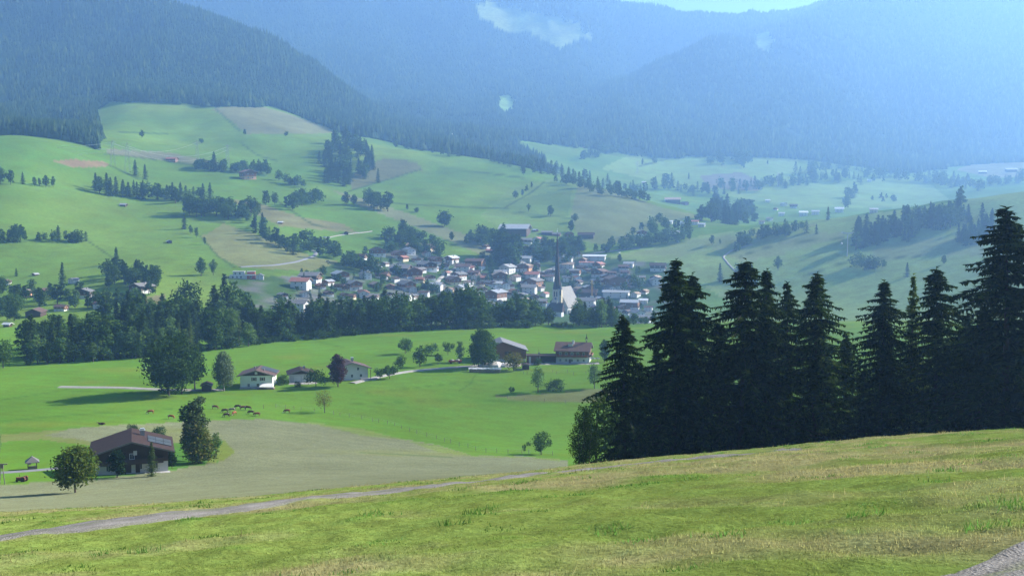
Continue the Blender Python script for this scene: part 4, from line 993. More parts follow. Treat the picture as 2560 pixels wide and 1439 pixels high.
# the ~300 largest of a kind stand as trees of their own, the smallest of the rest as one mass
def finish_trees(limit=290):
    by = {}
    for t in TREES: by.setdefault(NAMES[t[0].rstrip('0123456789')], []).append(t)
    for nm, ts in by.items():
        ts.sort(key=lambda t: -(t[2] / t[1][1] if t[4] else 9))
        for t in ts[:limit]: plant(*t)
        rest = {}
        for t in ts[limit:]: rest.setdefault(PROTO[t[0]][1].materials[0].name, []).append(t)
        for mn, rs in rest.items():
            Vs, Fs, n = [], [], 0
            for kind, p, h, lab, grp, wf, rz in rs:
                cm, H = PROTO[kind][1], PROTO[kind][2]; k = h / H
                co = np.empty(len(cm.vertices) * 3, np.float32); cm.vertices.foreach_get('co', co); co = co.reshape(-1, 3)
                kk = cm.polygons[0].loop_total
                fi = np.empty(len(cm.loops), np.int32); cm.loops.foreach_get('vertex_index', fi); fi = fi.reshape(-1, kk)
                take = np.arange(0, len(fi), 3); fi = fi[take]                    # far and small: a third of the leaves, larger
                ce = co[fi].mean(1, keepdims=True); q = (co[fi] - ce) * 1.6 + ce
                c, s = math.cos(rz), math.sin(rz)
                q = q * (k * wf, k * wf, k); q = np.stack([q[..., 0] * c - q[..., 1] * s, q[..., 0] * s + q[..., 1] * c, q[..., 2]], -1) + np.array(p)
                Vs.append(q.reshape(-1, 3)); Fs.append(np.arange(q.shape[0] * kk).reshape(-1, kk) + n); n += q.shape[0] * kk
            ks = {f.shape[1] for f in Fs}
            tag(link('distant_' + nm + 's', np_mesh('distant_' + nm + 's', np.concatenate(Vs), np.concatenate(Fs), (PROTO[rs[0][0]][1].materials[0],))), kind='stuff')
            print('mass', nm, mn, len(rs))
finish_trees()
# ------------------------------------------------------------------ buildings
WHITE = solid('white_plaster', (0.52, 0.51, 0.485), 0.85, 0.06, 0.5)
MINT = solid('pale_plaster', (0.62, 0.66, 0.58), 0.85, 0.06, 0.5)
CREAM = solid('cream_plaster', (0.62, 0.52, 0.34), 0.85, 0.08, 0.5)
OCHRE = solid('ochre_plaster', (0.60, 0.33, 0.16), 0.85, 0.08, 0.5)
TIMBER = solid('brown_boards', (0.16, 0.075, 0.036), 0.8, 0.3, 2.0, stretch=(6, 6, .6))
DARKT = solid('dark_boards', (0.06, 0.035, 0.022), 0.85, 0.3, 2.0, stretch=(6, 6, .6))
GREYT = solid('weathered_boards', (0.17, 0.15, 0.125), 0.9, 0.3, 2.0, stretch=(6, 6, .6))
ROOFS = {
 'grey': solid('grey_roofing', (0.15, 0.142, 0.134), 0.55, 0.15, 0.7), 'pale': solid('pale_metal_roofing', (0.31, 0.31, 0.305), 0.4, 0.12, 0.5),
 'brown': solid('brown_tiles', (0.085, 0.048, 0.038), 0.75, 0.2, 1.2, bump=.2), 'red': solid('red_tiles', (0.27, 0.11, 0.075), 0.65, 0.2, 1.0, bump=.2),
 'dark': solid('dark_tiles', (0.036, 0.021, 0.018), 0.85, 0.2, 1.2, bump=.2, spec=.15), 'tan': solid('tan_tiles', (0.27, 0.19, 0.13), 0.65, 0.2, 1.0),
 'white': solid('white_sheet_roofing', (0.55, 0.55, 0.54), 0.35, 0.08, 0.4)}
GLASS = solid('window_glass', (0.03, 0.04, 0.05), 0.12, 0.1, 1.0, spec=0.6)
FRAME = solid('white_frame', (0.62, 0.6, 0.56), 0.6, 0.05)
STONE = solid('grey_masonry', (0.30, 0.29, 0.27), 0.9, 0.2, 1.0)
METAL = solid('grey_metal', (0.28, 0.29, 0.30), 0.45, 0.1, 1.0, metal=.6)
PANEL = solid('solar_glass', (0.05, 0.06, 0.065), 0.5, 0.1, 1.0, spec=0.1)
WOOD = solid('raw_wood', (0.22, 0.15, 0.09), 0.85, 0.25, 3.0)
GALV = solid('bright_metal', (0.6, 0.62, 0.63), 0.3, 0.05, 1.0, metal=.5)
FLOWER = solid('flower_red', (0.35, 0.05, 0.05), 0.8, 0.4, 4.0)
wm = MB()
wm.box(-.55, .55, -.05, .02, -.7, .7, 0); wm.box(-.44, -.03, -.07, .0, -.58, .58, 1); wm.box(.03, .44, -.07, .0, -.58, .58, 1)
WINDOW = wm.mesh('window', FRAME, GLASS)
wm = MB(); wm.box(-.55, .55, -.05, .02, -.7, .7, 0); wm.box(-.44, .44, -.07, 0, -.58, .58, 1); wm.box(-1.0, -.57, -.06, 0, -.7, .7, 2); wm.box(.57, 1.0, -.06, 0, -.7, .7, 2)
SHUTTERED = wm.mesh('window', FRAME, GLASS, DARKT)
wm = MB(); wm.box(-.6, .6, -.06, .02, 0, 2.1, 0); wm.box(-.5, .5, -.08, 0, .05, 2.0, 1)
DOOR = wm.mesh('door', FRAME, DARKT)
CACHE = {}
def roof_prof(W, He, tp, ov, th=0.28):
    zr = He + W / 2 * tp; zl = He - ov * tp; x = W / 2 + ov
    return [(-x, zl + .02), (0, zr + .02), (x, zl + .02), (x, zl + th), (0, zr + th + .03), (-x, zl + th)]
def house(label, cat, p, rz, W, L, He, pitch, wall, upper, roof, split=2.7, ov=1.1, name='chalet', group=None, sc=1.0, win=(2, 2), side=2, balcony=True, chimney=True, base=3.0, gx=1.15, shutter=False, under=None):
    """a pitched-roof house; its gable looks along local -y"""
    tp = math.tan(R(pitch)); Hr = He + W / 2 * tp
    key = (W, L, He, pitch, wall.name, upper.name if upper else '', roof.name, split, ov, balcony, chimney, base, gx)
    if key not in CACHE:
        d = {}
        top = He if not upper else split
        m = MB()
        if upper: m.box(-W / 2, W / 2, -L / 2, L / 2, -base, split)
        else: m.prism([(-W / 2, -base), (W / 2, -base), (W / 2, He), (0, Hr), (-W / 2, He)], -L / 2, L / 2)
        d['wall'] = m.mesh('wall', wall)
        if upper:
            m = MB(); m.prism([(-W / 2 - .08, split), (W / 2 + .08, split), (W / 2 + .08, He), (0, Hr + .06 * tp), (-W / 2 - .08, He)], -L / 2 - .08, L / 2 + .08)
            d['upper_storey'] = m.mesh('upper_storey', upper)
        m = MB(); m.prism(roof_prof(W, He, tp, ov), -L / 2 - gx, L / 2 + gx)
        d['roof'] = m.mesh('roof', roof)
        m = MB()
        for s in (-1, 1):     # barge boards along the front verge
            x = W / 2 + ov; zl = He - ov * tp
            m.add([(0, -L / 2 - gx - .06, Hr - .02), (0, -L / 2 - gx - .06, Hr + .36), (s * x, -L / 2 - gx - .06, zl + .3), (s * x, -L / 2 - gx - .06, zl - .08),
                   (0, -L / 2 - gx - .003, Hr - .02), (0, -L / 2 - gx - .003, Hr + .36), (s * x, -L / 2 - gx - .003, zl + .3), (s * x, -L / 2 - gx - .003, zl - .08)],
                  [(0, 1, 2, 3), (7, 6, 5, 4), (0, 4, 5, 1), (1, 5, 6, 2), (2, 6, 7, 3), (3, 7, 4, 0)])
        d['bargeboard'] = m.mesh('bargeboard', GREYT if roof is not ROOFS['white'] else FRAME)
        if balcony:
            m = MB(); m.box(-W * .42, W * .42, -L / 2 - 1.15, -L / 2 - .1, split - .05, split + .1)
            m.box(-W * .42, W * .42, -L / 2 - 1.15, -L / 2 - 1.08, split + .1, split + 1.0)
            m.box(-W * .42, -W * .42 + .06, -L / 2 - 1.08, -L / 2 - .1, split + .1, split + 1.0); m.box(W * .42 - .06, W * .42, -L / 2 - 1.08, -L / 2 - .1, split + .1, split + 1.0)
            d['balcony'] = m.mesh('balcony', TIMBER)
        if chimney:
            m = MB(); x = W * .17; z = Hr - x * tp
            m.box(x - .4, x + .4, L * .1, L * .1 + .8, z - .3, z + 1.3, 0); m.box(x - .5, x + .5, L * .1 - .1, L * .1 + .9, z + 1.3, z + 1.42, 1)
            d['chimney'] = m.mesh('chimney', STONE, METAL)
        CACHE[key] = d
    d = CACHE[key]
    o = thing(name, label, cat, p, rz, group, sc)
    link('wall', d['wall'], o)
    if upper: link('upper_storey', d['upper_storey'], o)
    r = link('roof', d['roof'], o)
    if chimney: link('chimney', d['chimney'], r)
    link('bargeboard', d['bargeboard'], o)
    if balcony: link('balcony', d['balcony'], o)
    wmesh = SHUTTERED if shutter else WINDOW
    for row, z in enumerate((1.4, split + 1.55)):
        if row == 1 and He + W * .2 * tp < z: continue
        pr = .085 if (upper and row) else 0
        n = win[row]
        for i in range(n):
            link('window', wmesh, o, ((i - (n - 1) / 2) * W / (n + .6), -L / 2 - pr, z))
        if z + .8 < He:
            for i in range(side):
                w = link('window', wmesh, o, (W / 2 + pr, (i - (side - 1) / 2) * L / (side + .6), z)); w.rotation_euler = (0, 0, PI / 2)
                if rz > .1:
                    w = link('window', wmesh, o, (-W / 2 - pr, (i - (side - 1) / 2) * L / (side + .6), z)); w.rotation_euler = (0, 0, -PI / 2)
    return o
def back(p, rz, d):          # step from the gable front to the middle of the house
    x = p[0] - math.sin(rz) * d; y = p[1] + math.cos(rz) * d
    return (x, y, p[2])

# the chalet by the stubble field
rz = R(19); p = hit(331, 1183, 180); c = back(p, rz, 7.0)
ch = house('big dark timber chalet with white ground floor and solar panels beside the stubble field', 'chalet', (c[0], c[1], p[2] + .1), rz, 15.6, 14, 4.9, 16.5, WHITE, DARKT, ROOFS['dark'], 2.3, 1.5, 'chalet', win=(4, 3), side=2, balcony=False, chimney=False, gx=1.6)
tp = math.tan(R(16.5)); Hr = 4.9 + 7.8 * tp
rf = [k for k in ch.children if k.name.startswith('roof')][0]
m = MB(); m.box(-.5, .5, -.5, .5, -.5, 1.5, 0); m.box(-.65, .65, -.65, .65, 1.5, 1.62, 1); m.box(-.45, .45, -.45, .45, 1.62, 2.0, 1)
m.obj('chimney', (STONE, GALV), rf, (2.4, 2.2, Hr - 2.4 * tp))
for i in range(3):
    for j in range(2):
        m = MB(); x0 = 3.6 + 1.75 * i; y0 = -4.0 + 3.6 * j
        z = lambda x: Hr - x * tp + .34
        m.add([(x0, y0, z(x0)), (x0 + 1.65, y0, z(x0 + 1.65)), (x0 + 1.65, y0 + 3.4, z(x0 + 1.65)), (x0, y0 + 3.4, z(x0)), (x0, y0, z(x0) + .1), (x0 + 1.65, y0, z(x0 + 1.65) + .1), (x0 + 1.65, y0 + 3.4, z(x0 + 1.65) + .1), (x0, y0 + 3.4, z(x0) + .1)],
              [(4, 5, 6, 7), (0, 1, 5, 4), (1, 2, 6, 5), (2, 3, 7, 6), (3, 0, 4, 7)])
        m.obj('solar_panel', PANEL, rf)
m = MB(); m.box(-6.8, 6.8, -8.5, -7.1, 2.25, 2.42); m.box(-6.8, 6.8, -8.5, -8.42, 2.42, 3.4); m.box(-6.8, -6.7, -8.42, -7.1, 2.42, 3.4); m.box(6.7, 6.8, -8.42, -7.1, 2.42, 3.4)
m.obj('balcony', DARKT, ch)
m = MB(); m.box(.3, 1.1, -7.2, -7.06, 4.1, 5.1); m.obj('gable_lamp', FRAME, ch)
link('door', DOOR, ch, (1.2, -7.0, 0)); m = MB(); m.box(-8.2, 8.2, -9.6, -7.0, -.9, -.05); m.obj('terrace', STONE, ch)
m = MB(); m.box(-3.2, -.2, -7.1, -7.02, .1, 2.0); m.obj('garage_door', DARKT, ch)

# brown-roofed bungalow
rz = R(5); p = hit(641, 970, 350); c = back(p, rz, 6.5)
h1 = house('pale bungalow with brown roof and solar panels in the long meadow', 'house', (c[0], c[1], p[2]), rz, 12.6, 13, 5.1, 16.5, MINT, None, ROOFS['brown'], 3.2, 1.25, 'bungalow', win=(0, 0), side=2, balcony=False, chimney=False, gx=1.3)
rf = [k for k in h1.children if k.name.startswith('roof')][0]
tp = math.tan(R(16.5)); Hr = 5.1 + 6.3 * tp
m = MB(); m.prism([(-6.3, 5.0), (6.3, 5.0), (6.3, 5.12), (0, Hr), (-6.3, 5.12)], -6.62, -6.503); m.obj('gable_boards', DARKT, h1)
for x in (-.9, 2.4):
    link('window', SHUTTERED, h1, (x, -6.5, 3.6))
for x in (-3, 0.6): link('window', WINDOW, h1, (x, -6.5, 1.2))
m = MB(); m.box(-.5, .5, -6.72, -6.63, 5.5, 6.5); m.obj('gable_ornament', FRAME, h1)
for i in range(2):
    m = MB(); z = lambda x: Hr - x * tp + .33
    x0, x1 = 1.0 + 3.2 * i, 4.1 + 3.2 * i
    m.add([(x0, -1, z(x0)), (x1, -1, z(x1)), (x1, 6.6, z(x1)), (x0, 6.6, z(x0)), (x0, -1, z(x0) + .1), (x1, -1, z(x1) + .1), (x1, 6.6, z(x1) + .1), (x0, 6.6, z(x0) + .1)], [(4, 5, 6, 7), (0, 1, 5, 4), (1, 2, 6, 5), (2, 3, 7, 6), (3, 0, 4, 7)])
    m.obj('solar_panel', PANEL, rf)
for x, y in ((-1.7, 2), (2.6, -3)):
    m = MB(); m.box(x - .25, x + .25, y - .25, y + .25, Hr - abs(x) * tp - .2, Hr - abs(x) * tp + 1.1); m.obj('chimney', STONE, rf)
m = MB(); m.box(-6.3, 7, -8.6, -6.5, -1.2, .5); m.obj('terrace', STONE, h1)
aw = MB(); aw.box(.8, 7.4, -10.2, -9.9, -.9, .2); aw.box(.8, 1.1, -9.9, -6.6, -.9, .2); aw.box(7.1, 7.4, -9.9, -6.6, -.9, .2); aw.obj('terrace_parapet', solid('red_brown_boards', (.14, .06, .05), .8), h1)
aw = MB(); aw.add([(1.6, -10.1, .9), (6.4, -10.1, .9), (6.4, -7.2, 1.9), (1.9, -7.2, 1.9), (1.6, -10.1, 1.0), (6.4, -10.1, 1.0), (6.4, -7.2, 2.0), (1.9, -7.2, 2.0)], [(0, 3, 2, 1), (4, 5, 6, 7), (0, 1, 5, 4), (1, 2, 6, 5), (2, 3, 7, 6), (3, 0, 4, 7)]); aw.obj('awning', FRAME, h1)
# white garage
rz = R(14); p = hit(753, 956, 350); c = back(p, rz, 5.0)
g1 = house('low white garage with dark gabled roof between bungalow and white house', 'garage', (c[0], c[1], p[2] + .2), rz, 9.2, 10, 3.3, 17, WHITE, None, ROOFS['dark'], 2.6, 1.0, 'garage', win=(0, 0), side=0, balcony=False, chimney=True)
m = MB(); m.prism([(-4.6, 3.2), (4.6, 3.2), (4.6, 3.32), (0, 3.3 + 4.6 * math.tan(R(17))), (-4.6, 3.32)], -5.12, -5.003); m.obj('gable_boards', DARKT, g1)
m = MB(); m.box(-2.8, -.2, -5.06, -4.98, 0, 2.4); m.obj('garage_door', FRAME, g1)
m = MB(); m.box(.4, 3.0, -5.06, -4.98, 0, 2.4); m.obj('garage_door', FRAME, g1)
strip('garage_drive', None, 5.0, PALEROAD, .25, world=[(c[0] - 3, c[1] - 8.2), (c[0] + 4, c[1] - 7.8), (c[0] + 8, c[1] - 6)], step=1.0)
# white house behind the purple tree
rz = R(21); p = hit(880, 950, 350); c = back(p, rz, 5.5)
h3 = house('white house with brown roof and tall chimney behind the purple tree', 'house', (c[0], c[1], p[2] + .4), rz, 13.6, 11, 4.6, 18, WHITE, None, ROOFS['brown'], 2.7, 1.5, 'house', win=(3, 2), side=2, balcony=False, chimney=False, gx=1.5)
rf = [k for k in h3.children if k.name.startswith('roof')][0]
tp = math.tan(R(18)); Hr = 4.6 + 6.8 * tp
m = MB(); m.box(.9, 1.8, -.5, .4, Hr - 1.2, Hr + 1.3, 0); m.box(.75, 1.95, -.65, .55, Hr + 1.3, Hr + 1.65, 1); m.obj('chimney', (STONE, GALV), rf)
m = MB(); m.prism([(-9.2, 2.2), (-6.8, 2.9), (-6.8, 3.05), (-9.2, 2.35)], -6.5, -1); m.obj('lean_to_roof', ROOFS['brown'], h3)
m = MB(); m.box(-8.9, -8.7, -6.3, -6.1, -1, 2.25); m.box(7.6, 7.8, -6.6, -6.4, -1, 4.0); m.obj('porch_post', TIMBER, h3)
m = MB(); m.box(3.5, 10.5, -8.5, -5.5, -.9, .1); m.obj('terrace', STONE, h3)
p = hit(517, 976, 350); s = house('small dark shed beside the huge dark tree', 'shed', p, R(12), 3.6, 4.5, 2.3, 22, DARKT, None, ROOFS['dark'], 2, .5, 'shed', win=(0, 0), side=0, balcony=False, chimney=False)
# farm
rz = R(80); p = hit(1436, 908, 400); c = (p[0], p[1] + 6.5, p[2])
fh = house('old farmhouse with white ground floor, timber upper floor and red-brown roof', 'farmhouse', c, rz, 12.6, 15.2, 6.0, 25, WHITE, TIMBER, ROOFS['brown'], 2.9, 1.1, 'farmhouse', win=(3, 3), side=5, balcony=True, chimney=False, gx=.9)
rf = [k for k in fh.children if k.name.startswith('roof')][0]
tp = math.tan(R(25)); Hr = 6 + 6.3 * tp
bt = MB(); bt.box(-.15, .15, -6.2, -5.9, Hr + .2, Hr + 1.2); t1 = bt.obj('bell_turret', DARKT, rf)
bt = MB(); bt.lathe([(.55, Hr + 1.9), (.6, Hr + 2.0), (.2, Hr + 2.6), (.05, Hr + 4.2)], 8, c=(0, -6.05)); bt.obj('turret_spire', ROOFS['dark'], t1)
bt = MB()
for sx, sy in ((-.4, -.4), (.4, -.4), (-.4, .4), (.4, .4)): bt.bar((sx, -6.05 + sy, Hr + 1.0), (sx, -6.05 + sy, Hr + 1.95), .07)
bt.box(-.5, .5, -6.55, -5.55, Hr + 1.0, Hr + 1.12); bt.obj('turret_lantern', GREYT, t1)
m = MB(); m.box(-1.9, -1.0, -.4, .5, Hr - 1.2, Hr + 1.0, 0); m.box(-2.05, -.85, -.55, .65, Hr + 1.0, Hr + 1.15, 1); m.obj('chimney', (WHITE, METAL), rf)
m = MB(); m.box(-3.6, -2.0, 0, 2.2, Hr - 1.9, Hr - .5); m.obj('roof_hatch', METAL, rf)
m = MB(); m.box(-7.5, -6.3, -7.2, 7.2, 2.85, 3.0); m.box(-7.5, -7.42, -7.2, 7.2, 3.0, 3.95); m.box(-7.42, -6.3, -7.2, -7.12, 3.0, 3.95); m.box(-7.42, -6.3, 7.12, 7.2, 3.0, 3.95); m.obj('long_balcony', TIMBER, fh)
m = MB()
for k in range(9): m.box(-7.75, -7.5, -6.8 + 1.55 * k, -5.9 + 1.55 * k, 3.5, 3.9)
m.obj('flower_boxes', FLOWER, fh)
link('door', DOOR, fh, (-6.3, 1.0, 0)).rotation_euler = (0, 0, -PI / 2)
p = hit(1253, 903, 400); c = (p[0], p[1] + 9, p[2])
bn = house('long brown barn with grey roof standing behind the great twin-crowned tree', 'barn', c, R(4), 22, 18, 5.2, 19, WHITE, TIMBER, ROOFS['grey'], 1.2, 1.2, 'barn', win=(0, 0), side=0, balcony=False, chimney=False)
m = MB(); m.box(1.0, 4.8, -9.16, -9.1, 1.2, 4.6); m.obj('barn_door', DARKT, bn)
p = hit(1353, 909, 400)
cp = thing('carport', 'flat-roofed carport with white corner post between barn and farmhouse', 'carport', p, R(1))
m = MB(); m.box(-7.0, 7.4, -.6, 7.0, 3.5, 3.75); r_ = m.obj('roof', ROOFS['dark'], cp)
m = MB(); m.box(-1.3, -.6, 2, 2.7, 3.75, 5.0, 0); m.bar((-1, 2.3, 5.0), (-1, 2.3, 6.8), .08, m=1); m.obj('chimney', (STONE, METAL), r_)
m = MB(); m.box(-6.6, -.9, 0, 6.6, -1, 3.49); m.obj('wall', TIMBER, cp)
m = MB(); m.box(-5.7, -4.7, -.08, .02, .2, 3.2); m.obj('door', WHITE, cp)
m = MB(); m.box(-.75, -.5, -.3, -.05, -1, 3.49); m.obj('post', FRAME, cp)
m = MB(); m.box(6.7, 6.9, -.3, -.1, -1, 3.49); m.obj('post', DARKT, cp)
m = MB(); m.box(-.9, 7.2, 6.2, 6.6, -1, 3.49); m.obj('back_wall', DARKT, cp)
# stacked firewood under a pale sheet, hay and yard things
p = hit(1213, 931, 400)
wp = thing('wood_pile', 'long firewood stack under a pale sheet below the great twin-crowned tree', 'wood pile', p, R(-6))
g = np.random.default_rng(5)
m = MB()
for i in range(26):
    for j in range(4):
        m.bar((-6.8 + .53 * i + g.normal(0, .04), -.6 + g.normal(0, .04), .22 + .42 * j), (-6.8 + .53 * i, .9, .22 + .42 * j), .22 * g.uniform(.8, 1.1), n=6)
lg = m.obj('logs', GREYT, wp); lg['kind'] = 'stuff'
nx, ny = 29, 5
V = [(-7.3 + 14.6 * i / (nx - 1), -1.0 + 2.3 * j / (ny - 1) + g.normal(0, .05), 1.95 + g.normal(0, .09) - (.5 if j in (0, ny - 1) else 0)) for j in range(ny) for i in range(nx)]
F = [(j * nx + i, j * nx + i + 1, (j + 1) * nx + i + 1, (j + 1) * nx + i) for j in range(ny - 1) for i in range(nx - 1)]
MB().add(V, F).obj('cover_sheet', solid('pale_sheet', (.5, .5, .48), .6, .1), wp, smooth=True)
p = hit(1237, 915, 400)
V = []; F = []
hp = MB()
for k, (dx, r, hh) in enumerate([(-4, 4, 1.6), (0, 5, 2.2), (5, 4.4, 1.7), (9, 3, 1.1)]): hp.lathe([(r, -.6), (r * .8, hh * .45), (r * .45, hh * .85), (.2, hh)], 9, rot=k * .3, c=(dx, 0))
tag(hp.obj('gravel_heap', solid('pale_gravel_heap', (.5, .46, .42), .95, .2, 2.0, bump=.6), None, p), 'pale gravel heaps in front of the barn', 'gravel heap')
p = hit(1314, 923, 400); sh = house('tiny dark garden shed below the carport', 'shed', p, R(3), 3.0, 3.0, 2.0, 15, DARKT, None, ROOFS['dark'], 2, .3, 'shed', win=(0, 0), side=0, balcony=False, chimney=False)
p = hit(1482, 908, 400); wt = thing('parasol', 'cream parasols on the terrace at the farmhouse gable', 'parasol', p)
m = MB(); m.lathe([(1.7, 2.2), (.1, 2.9)], 8); m.lathe([(1.4, 2.1), (.1, 2.7)], 8, c=(2.2, .5)); m.obj('canopy', solid('cream_cloth', (.65, .55, .42), .8), wt)
m = MB(); m.bar((0, 0, 0), (0, 0, 2.6), .05); m.bar((2.2, .5, 0), (2.2, .5, 2.5), .05); m.obj('pole', DARKT, wt)
p = hit(1138, 908, 400); fm = thing('hay_trailer', 'red farm trailer loaded with hay left of the great twin-crowned tree', 'trailer', p, R(5))
m = MB(); m.box(-3, 3, -1, 1, .8, 1.0); m.box(-3, 3, -1.02, -.95, 1.0, 1.5); m.box(-3, 3, .95, 1.02, 1.0, 1.5); m.box(-3.05, -2.98, -1, 1, 1, 1.5); m.box(2.98, 3.05, -1, 1, 1, 1.5); m.obj('bed', solid('red_paint', (.3, .05, .04), .5), fm)
for x in (-2, 2):
    m = MB(); m.bar((x, -1.15, .45), (x, -.9, .45), .45, n=12); m.bar((x, .9, .45), (x, 1.15, .45), .45, n=12); m.obj('wheel', DARKT, fm)
m = MB(); m.lathe([(1.0, 1.0), (1.1, 1.5), (.6, 1.9)], 8, c=(-1.5, 0)); m.lathe([(1.0, 1.0), (1.05, 1.6), (.5, 2.0)], 8, c=(1.2, 0)); m.obj('hay', PALEROAD, fm)

# ---- the church
pc = at(1396, 1100)
ch_z = float(ray(1396, 797)[1]) * 1100
CHU = thing('church', 'pale Gothic church with a needle-sharp grey spire rising over the village roofs', 'church', (pc[0], pc[1], min(ch_z, pc[2] + 2)), R(-30))
czz = CHU.location.z
m = MB(); m.prism([(-10.2, -6), (10.2, -6), (10.2, 12.5), (0, 31), (-10.2, 12.5)], 0, 27); m.obj('nave', WHITE, CHU)
m = MB(); m.prism([(-11, 11.2), (0, 31.1), (11, 11.2), (11, 11.9), (0, 31.9), (-11, 11.9)], -.3, 27.4); m.obj('nave_roof', solid('pale_shingles', (.21, .20, .185), .9, .2, .5, spec=.1), CHU)
m = MB(); m.box(-10.3, 10.3, -.16, -.02, 12.1, 12.6); m.obj('string_course', STONE, CHU)
for k in range(4):
    m = MB(); m.box(10.2, 11.6, 2.2 + 7 * k, 3.4 + 7 * k, -6, 9.5); m.obj('buttress', STONE, CHU)
gw = MB(); gw.prism([(-.8, -2.6), (.8, -2.6), (.8, 1.6), (0, 3), (-.8, 1.6)], -.06, .03)
GOTH = gw.mesh('window', GLASS)
for k in range(3): link('window', GOTH, CHU, (10.22, 6.2 + 7 * k, 6.5)).rotation_euler = (0, 0, PI / 2)
for x in (-7.2, 7.2): link('window', GOTH, CHU, (x, -.02, 6.5))
TOWERWALL = solid('shade_grey_tower_plaster', (.40, .37, .33), .9, .15, .3)  # the tower's grey look in shade is put into its plaster colour
tw = MB(); tw.box(-3.3, 3.3, -6.2, .4, -6, 30.5); TWR = tw.obj('tower', TOWERWALL, CHU)
for k in (0, 1):
    m = MB(); m.box(-3.5, 3.5, -6.4, .6, 17.0 + 13.2 * k, 17.5 + 13.2 * k); m.obj('cornice', STONE, TWR)
for x in (-1.3, 1.3): link('window', GOTH, TWR, (x, -6.23, 25.5))
m = MB(); m.bar((0, -6.32, 21), (0, -6.2, 21), 1.3, n=20); m.obj('clock_face', solid('clock_blue', (.1, .12, .2), .5), TWR)
m = MB(); m.prism([(-.7, 9.5), (.7, 9.5), (.7, 12.2), (0, 13.6), (-.7, 12.2)], -6.28, -6.19); m.obj('niche', OCHRE, TWR)
sp = MB(); sp.lathe([(4.7, 30.2), (3.9, 33.0), (3.1, 37.5), (2.4, 46), (1.8, 57), (1.1, 70), (.45, 82), (.08, 87.5)], 8, rot=.5, c=(0, -2.9)); SPI = sp.obj('spire', ROOFS['dark'], CHU)
m = MB(); m.lathe([(.1, 87), (.55, 87.6), (.55, 88.1), (.1, 88.6)], 8, c=(0, -2.9)); m.bar((0, -2.9, 88), (0, -2.9, 91), .09); m.bar((-.7, -2.9, 90), (.7, -2.9, 90), .08); m.obj('cross', GALV, SPI)
m = MB(); m.box(3.35, 5.6, -4.4, -2.2, -6, 30.0, 0); m.lathe([(1.9, 30), (1.0, 33), (.1, 38)], 8, m=1, c=(4.5, -3.3)); m.box(3.34, 5.7, -4.5, -2.1, 24, 24.4, 0); m.obj('stair_turret', (CREAM, ROOFS['grey']), CHU)  # white turret; the yellowish sun on it is put into the cream
link('window', GOTH, CHU, (4.5, -4.43, 27))
AX = thing('chapel', 'low chapel with dark hipped roof and white end wall at the foot of the church', 'chapel', (pc[0] - 5.0, pc[1] - 30, max(czz - 2, ground(pc[0] - 5, pc[1] - 30)) + .5), R(-18))
print('CHURCH', czz, pc, ground(pc[0] - 5, pc[1] - 30), proj(pc[0] / pc[1], czz / pc[1]))
m = MB(); m.prism([(-4.2, -5), (4.2, -5), (4.2, 4.5), (0, 12), (-4.2, 4.5)], -8, 8); o = m.obj('wall', WHITE, AX); o.rotation_euler = (0, 0, PI / 2)
m = MB(); m.add([(-9.5, -5.2, 3.7), (9, -5.2, 3.7), (9, 5.2, 3.7), (-9.5, 5.2, 3.7), (-4, 0, 12.4), (8.6, 0, 12.4)], [(0, 1, 5, 4), (2, 3, 4, 5), (3, 0, 4), (0, 3, 2, 1), (1, 2, 5)]); m.obj('roof', ROOFS['dark'], AX)
m = MB(); m.box(2, 2.9, -.5, .4, 11.5, 14); m.obj('chimney', WHITE, AX)

# ---- village houses: column and row of the foot in the photo, width in photo pixels
SPEC = {  # W, L, eaves, pitch, ground floor, upper floor, balcony
 'chalet': (10.5, 13, 5.4, 21, WHITE, TIMBER, True), 'dark': (12, 14, 5.6, 20, WHITE, DARKT, True), 'white': (10, 12, 5.6, 23, WHITE, None, False),
 'cream': (11, 13, 6.0, 22, CREAM, TIMBER, True), 'ochre': (11, 14, 6.6, 20, OCHRE, TIMBER, True), 'inn': (13, 17, 8.0, 18, WHITE, TIMBER, True),
 'barn': (12, 18, 4.5, 22, DARKT, None, False), 'brownbarn': (9, 14, 3.8, 24, TIMBER, None, False), 'hut': (4.2, 5.5, 2.4, 24, DARKT, None, False), 'long': (11, 24, 5.2, 14, WHITE, None, False)}
PLACED = []
TURN = {'f': 8, 'l': -28, 'r': 30, 's': 78, 'S': -75}
def vh(px, py, wpx, kind, roof, turn, where, group='houses of the village', cat='house', ymin=640):
    W_, L_, He, pt, wa, up, bal = SPEC[kind]
    rz = R(TURN[turn] + random.uniform(-5, 5))
    p = hit(px, py, ymin)
    vis = (W_ + 2.2) * abs(math.cos(rz)) + (L_ + 2.2) * abs(math.sin(rz))
    sc = 1.05 * min(2.0, max(.55, wpx * p[1] / FPX / vis))
    PLACED.append((px, py, where))
    c = (p[0], p[1] + 4 * sc, p[2])
    return house(where, cat, c, rz, W_, L_, He, pt, wa, up, ROOFS[roof], 2.7 if up else 2.6, 1.1, {'barn': 'barn', 'brownbarn': 'barn', 'hut': 'hut'}.get(kind, 'house'), group, sc,
                 (0, 0) if kind in ('barn', 'brownbarn', 'hut') else (2, 2), 0 if kind in ('barn', 'brownbarn', 'hut') else 2, bal, kind not in ('barn', 'brownbarn', 'hut'), base=5.0)
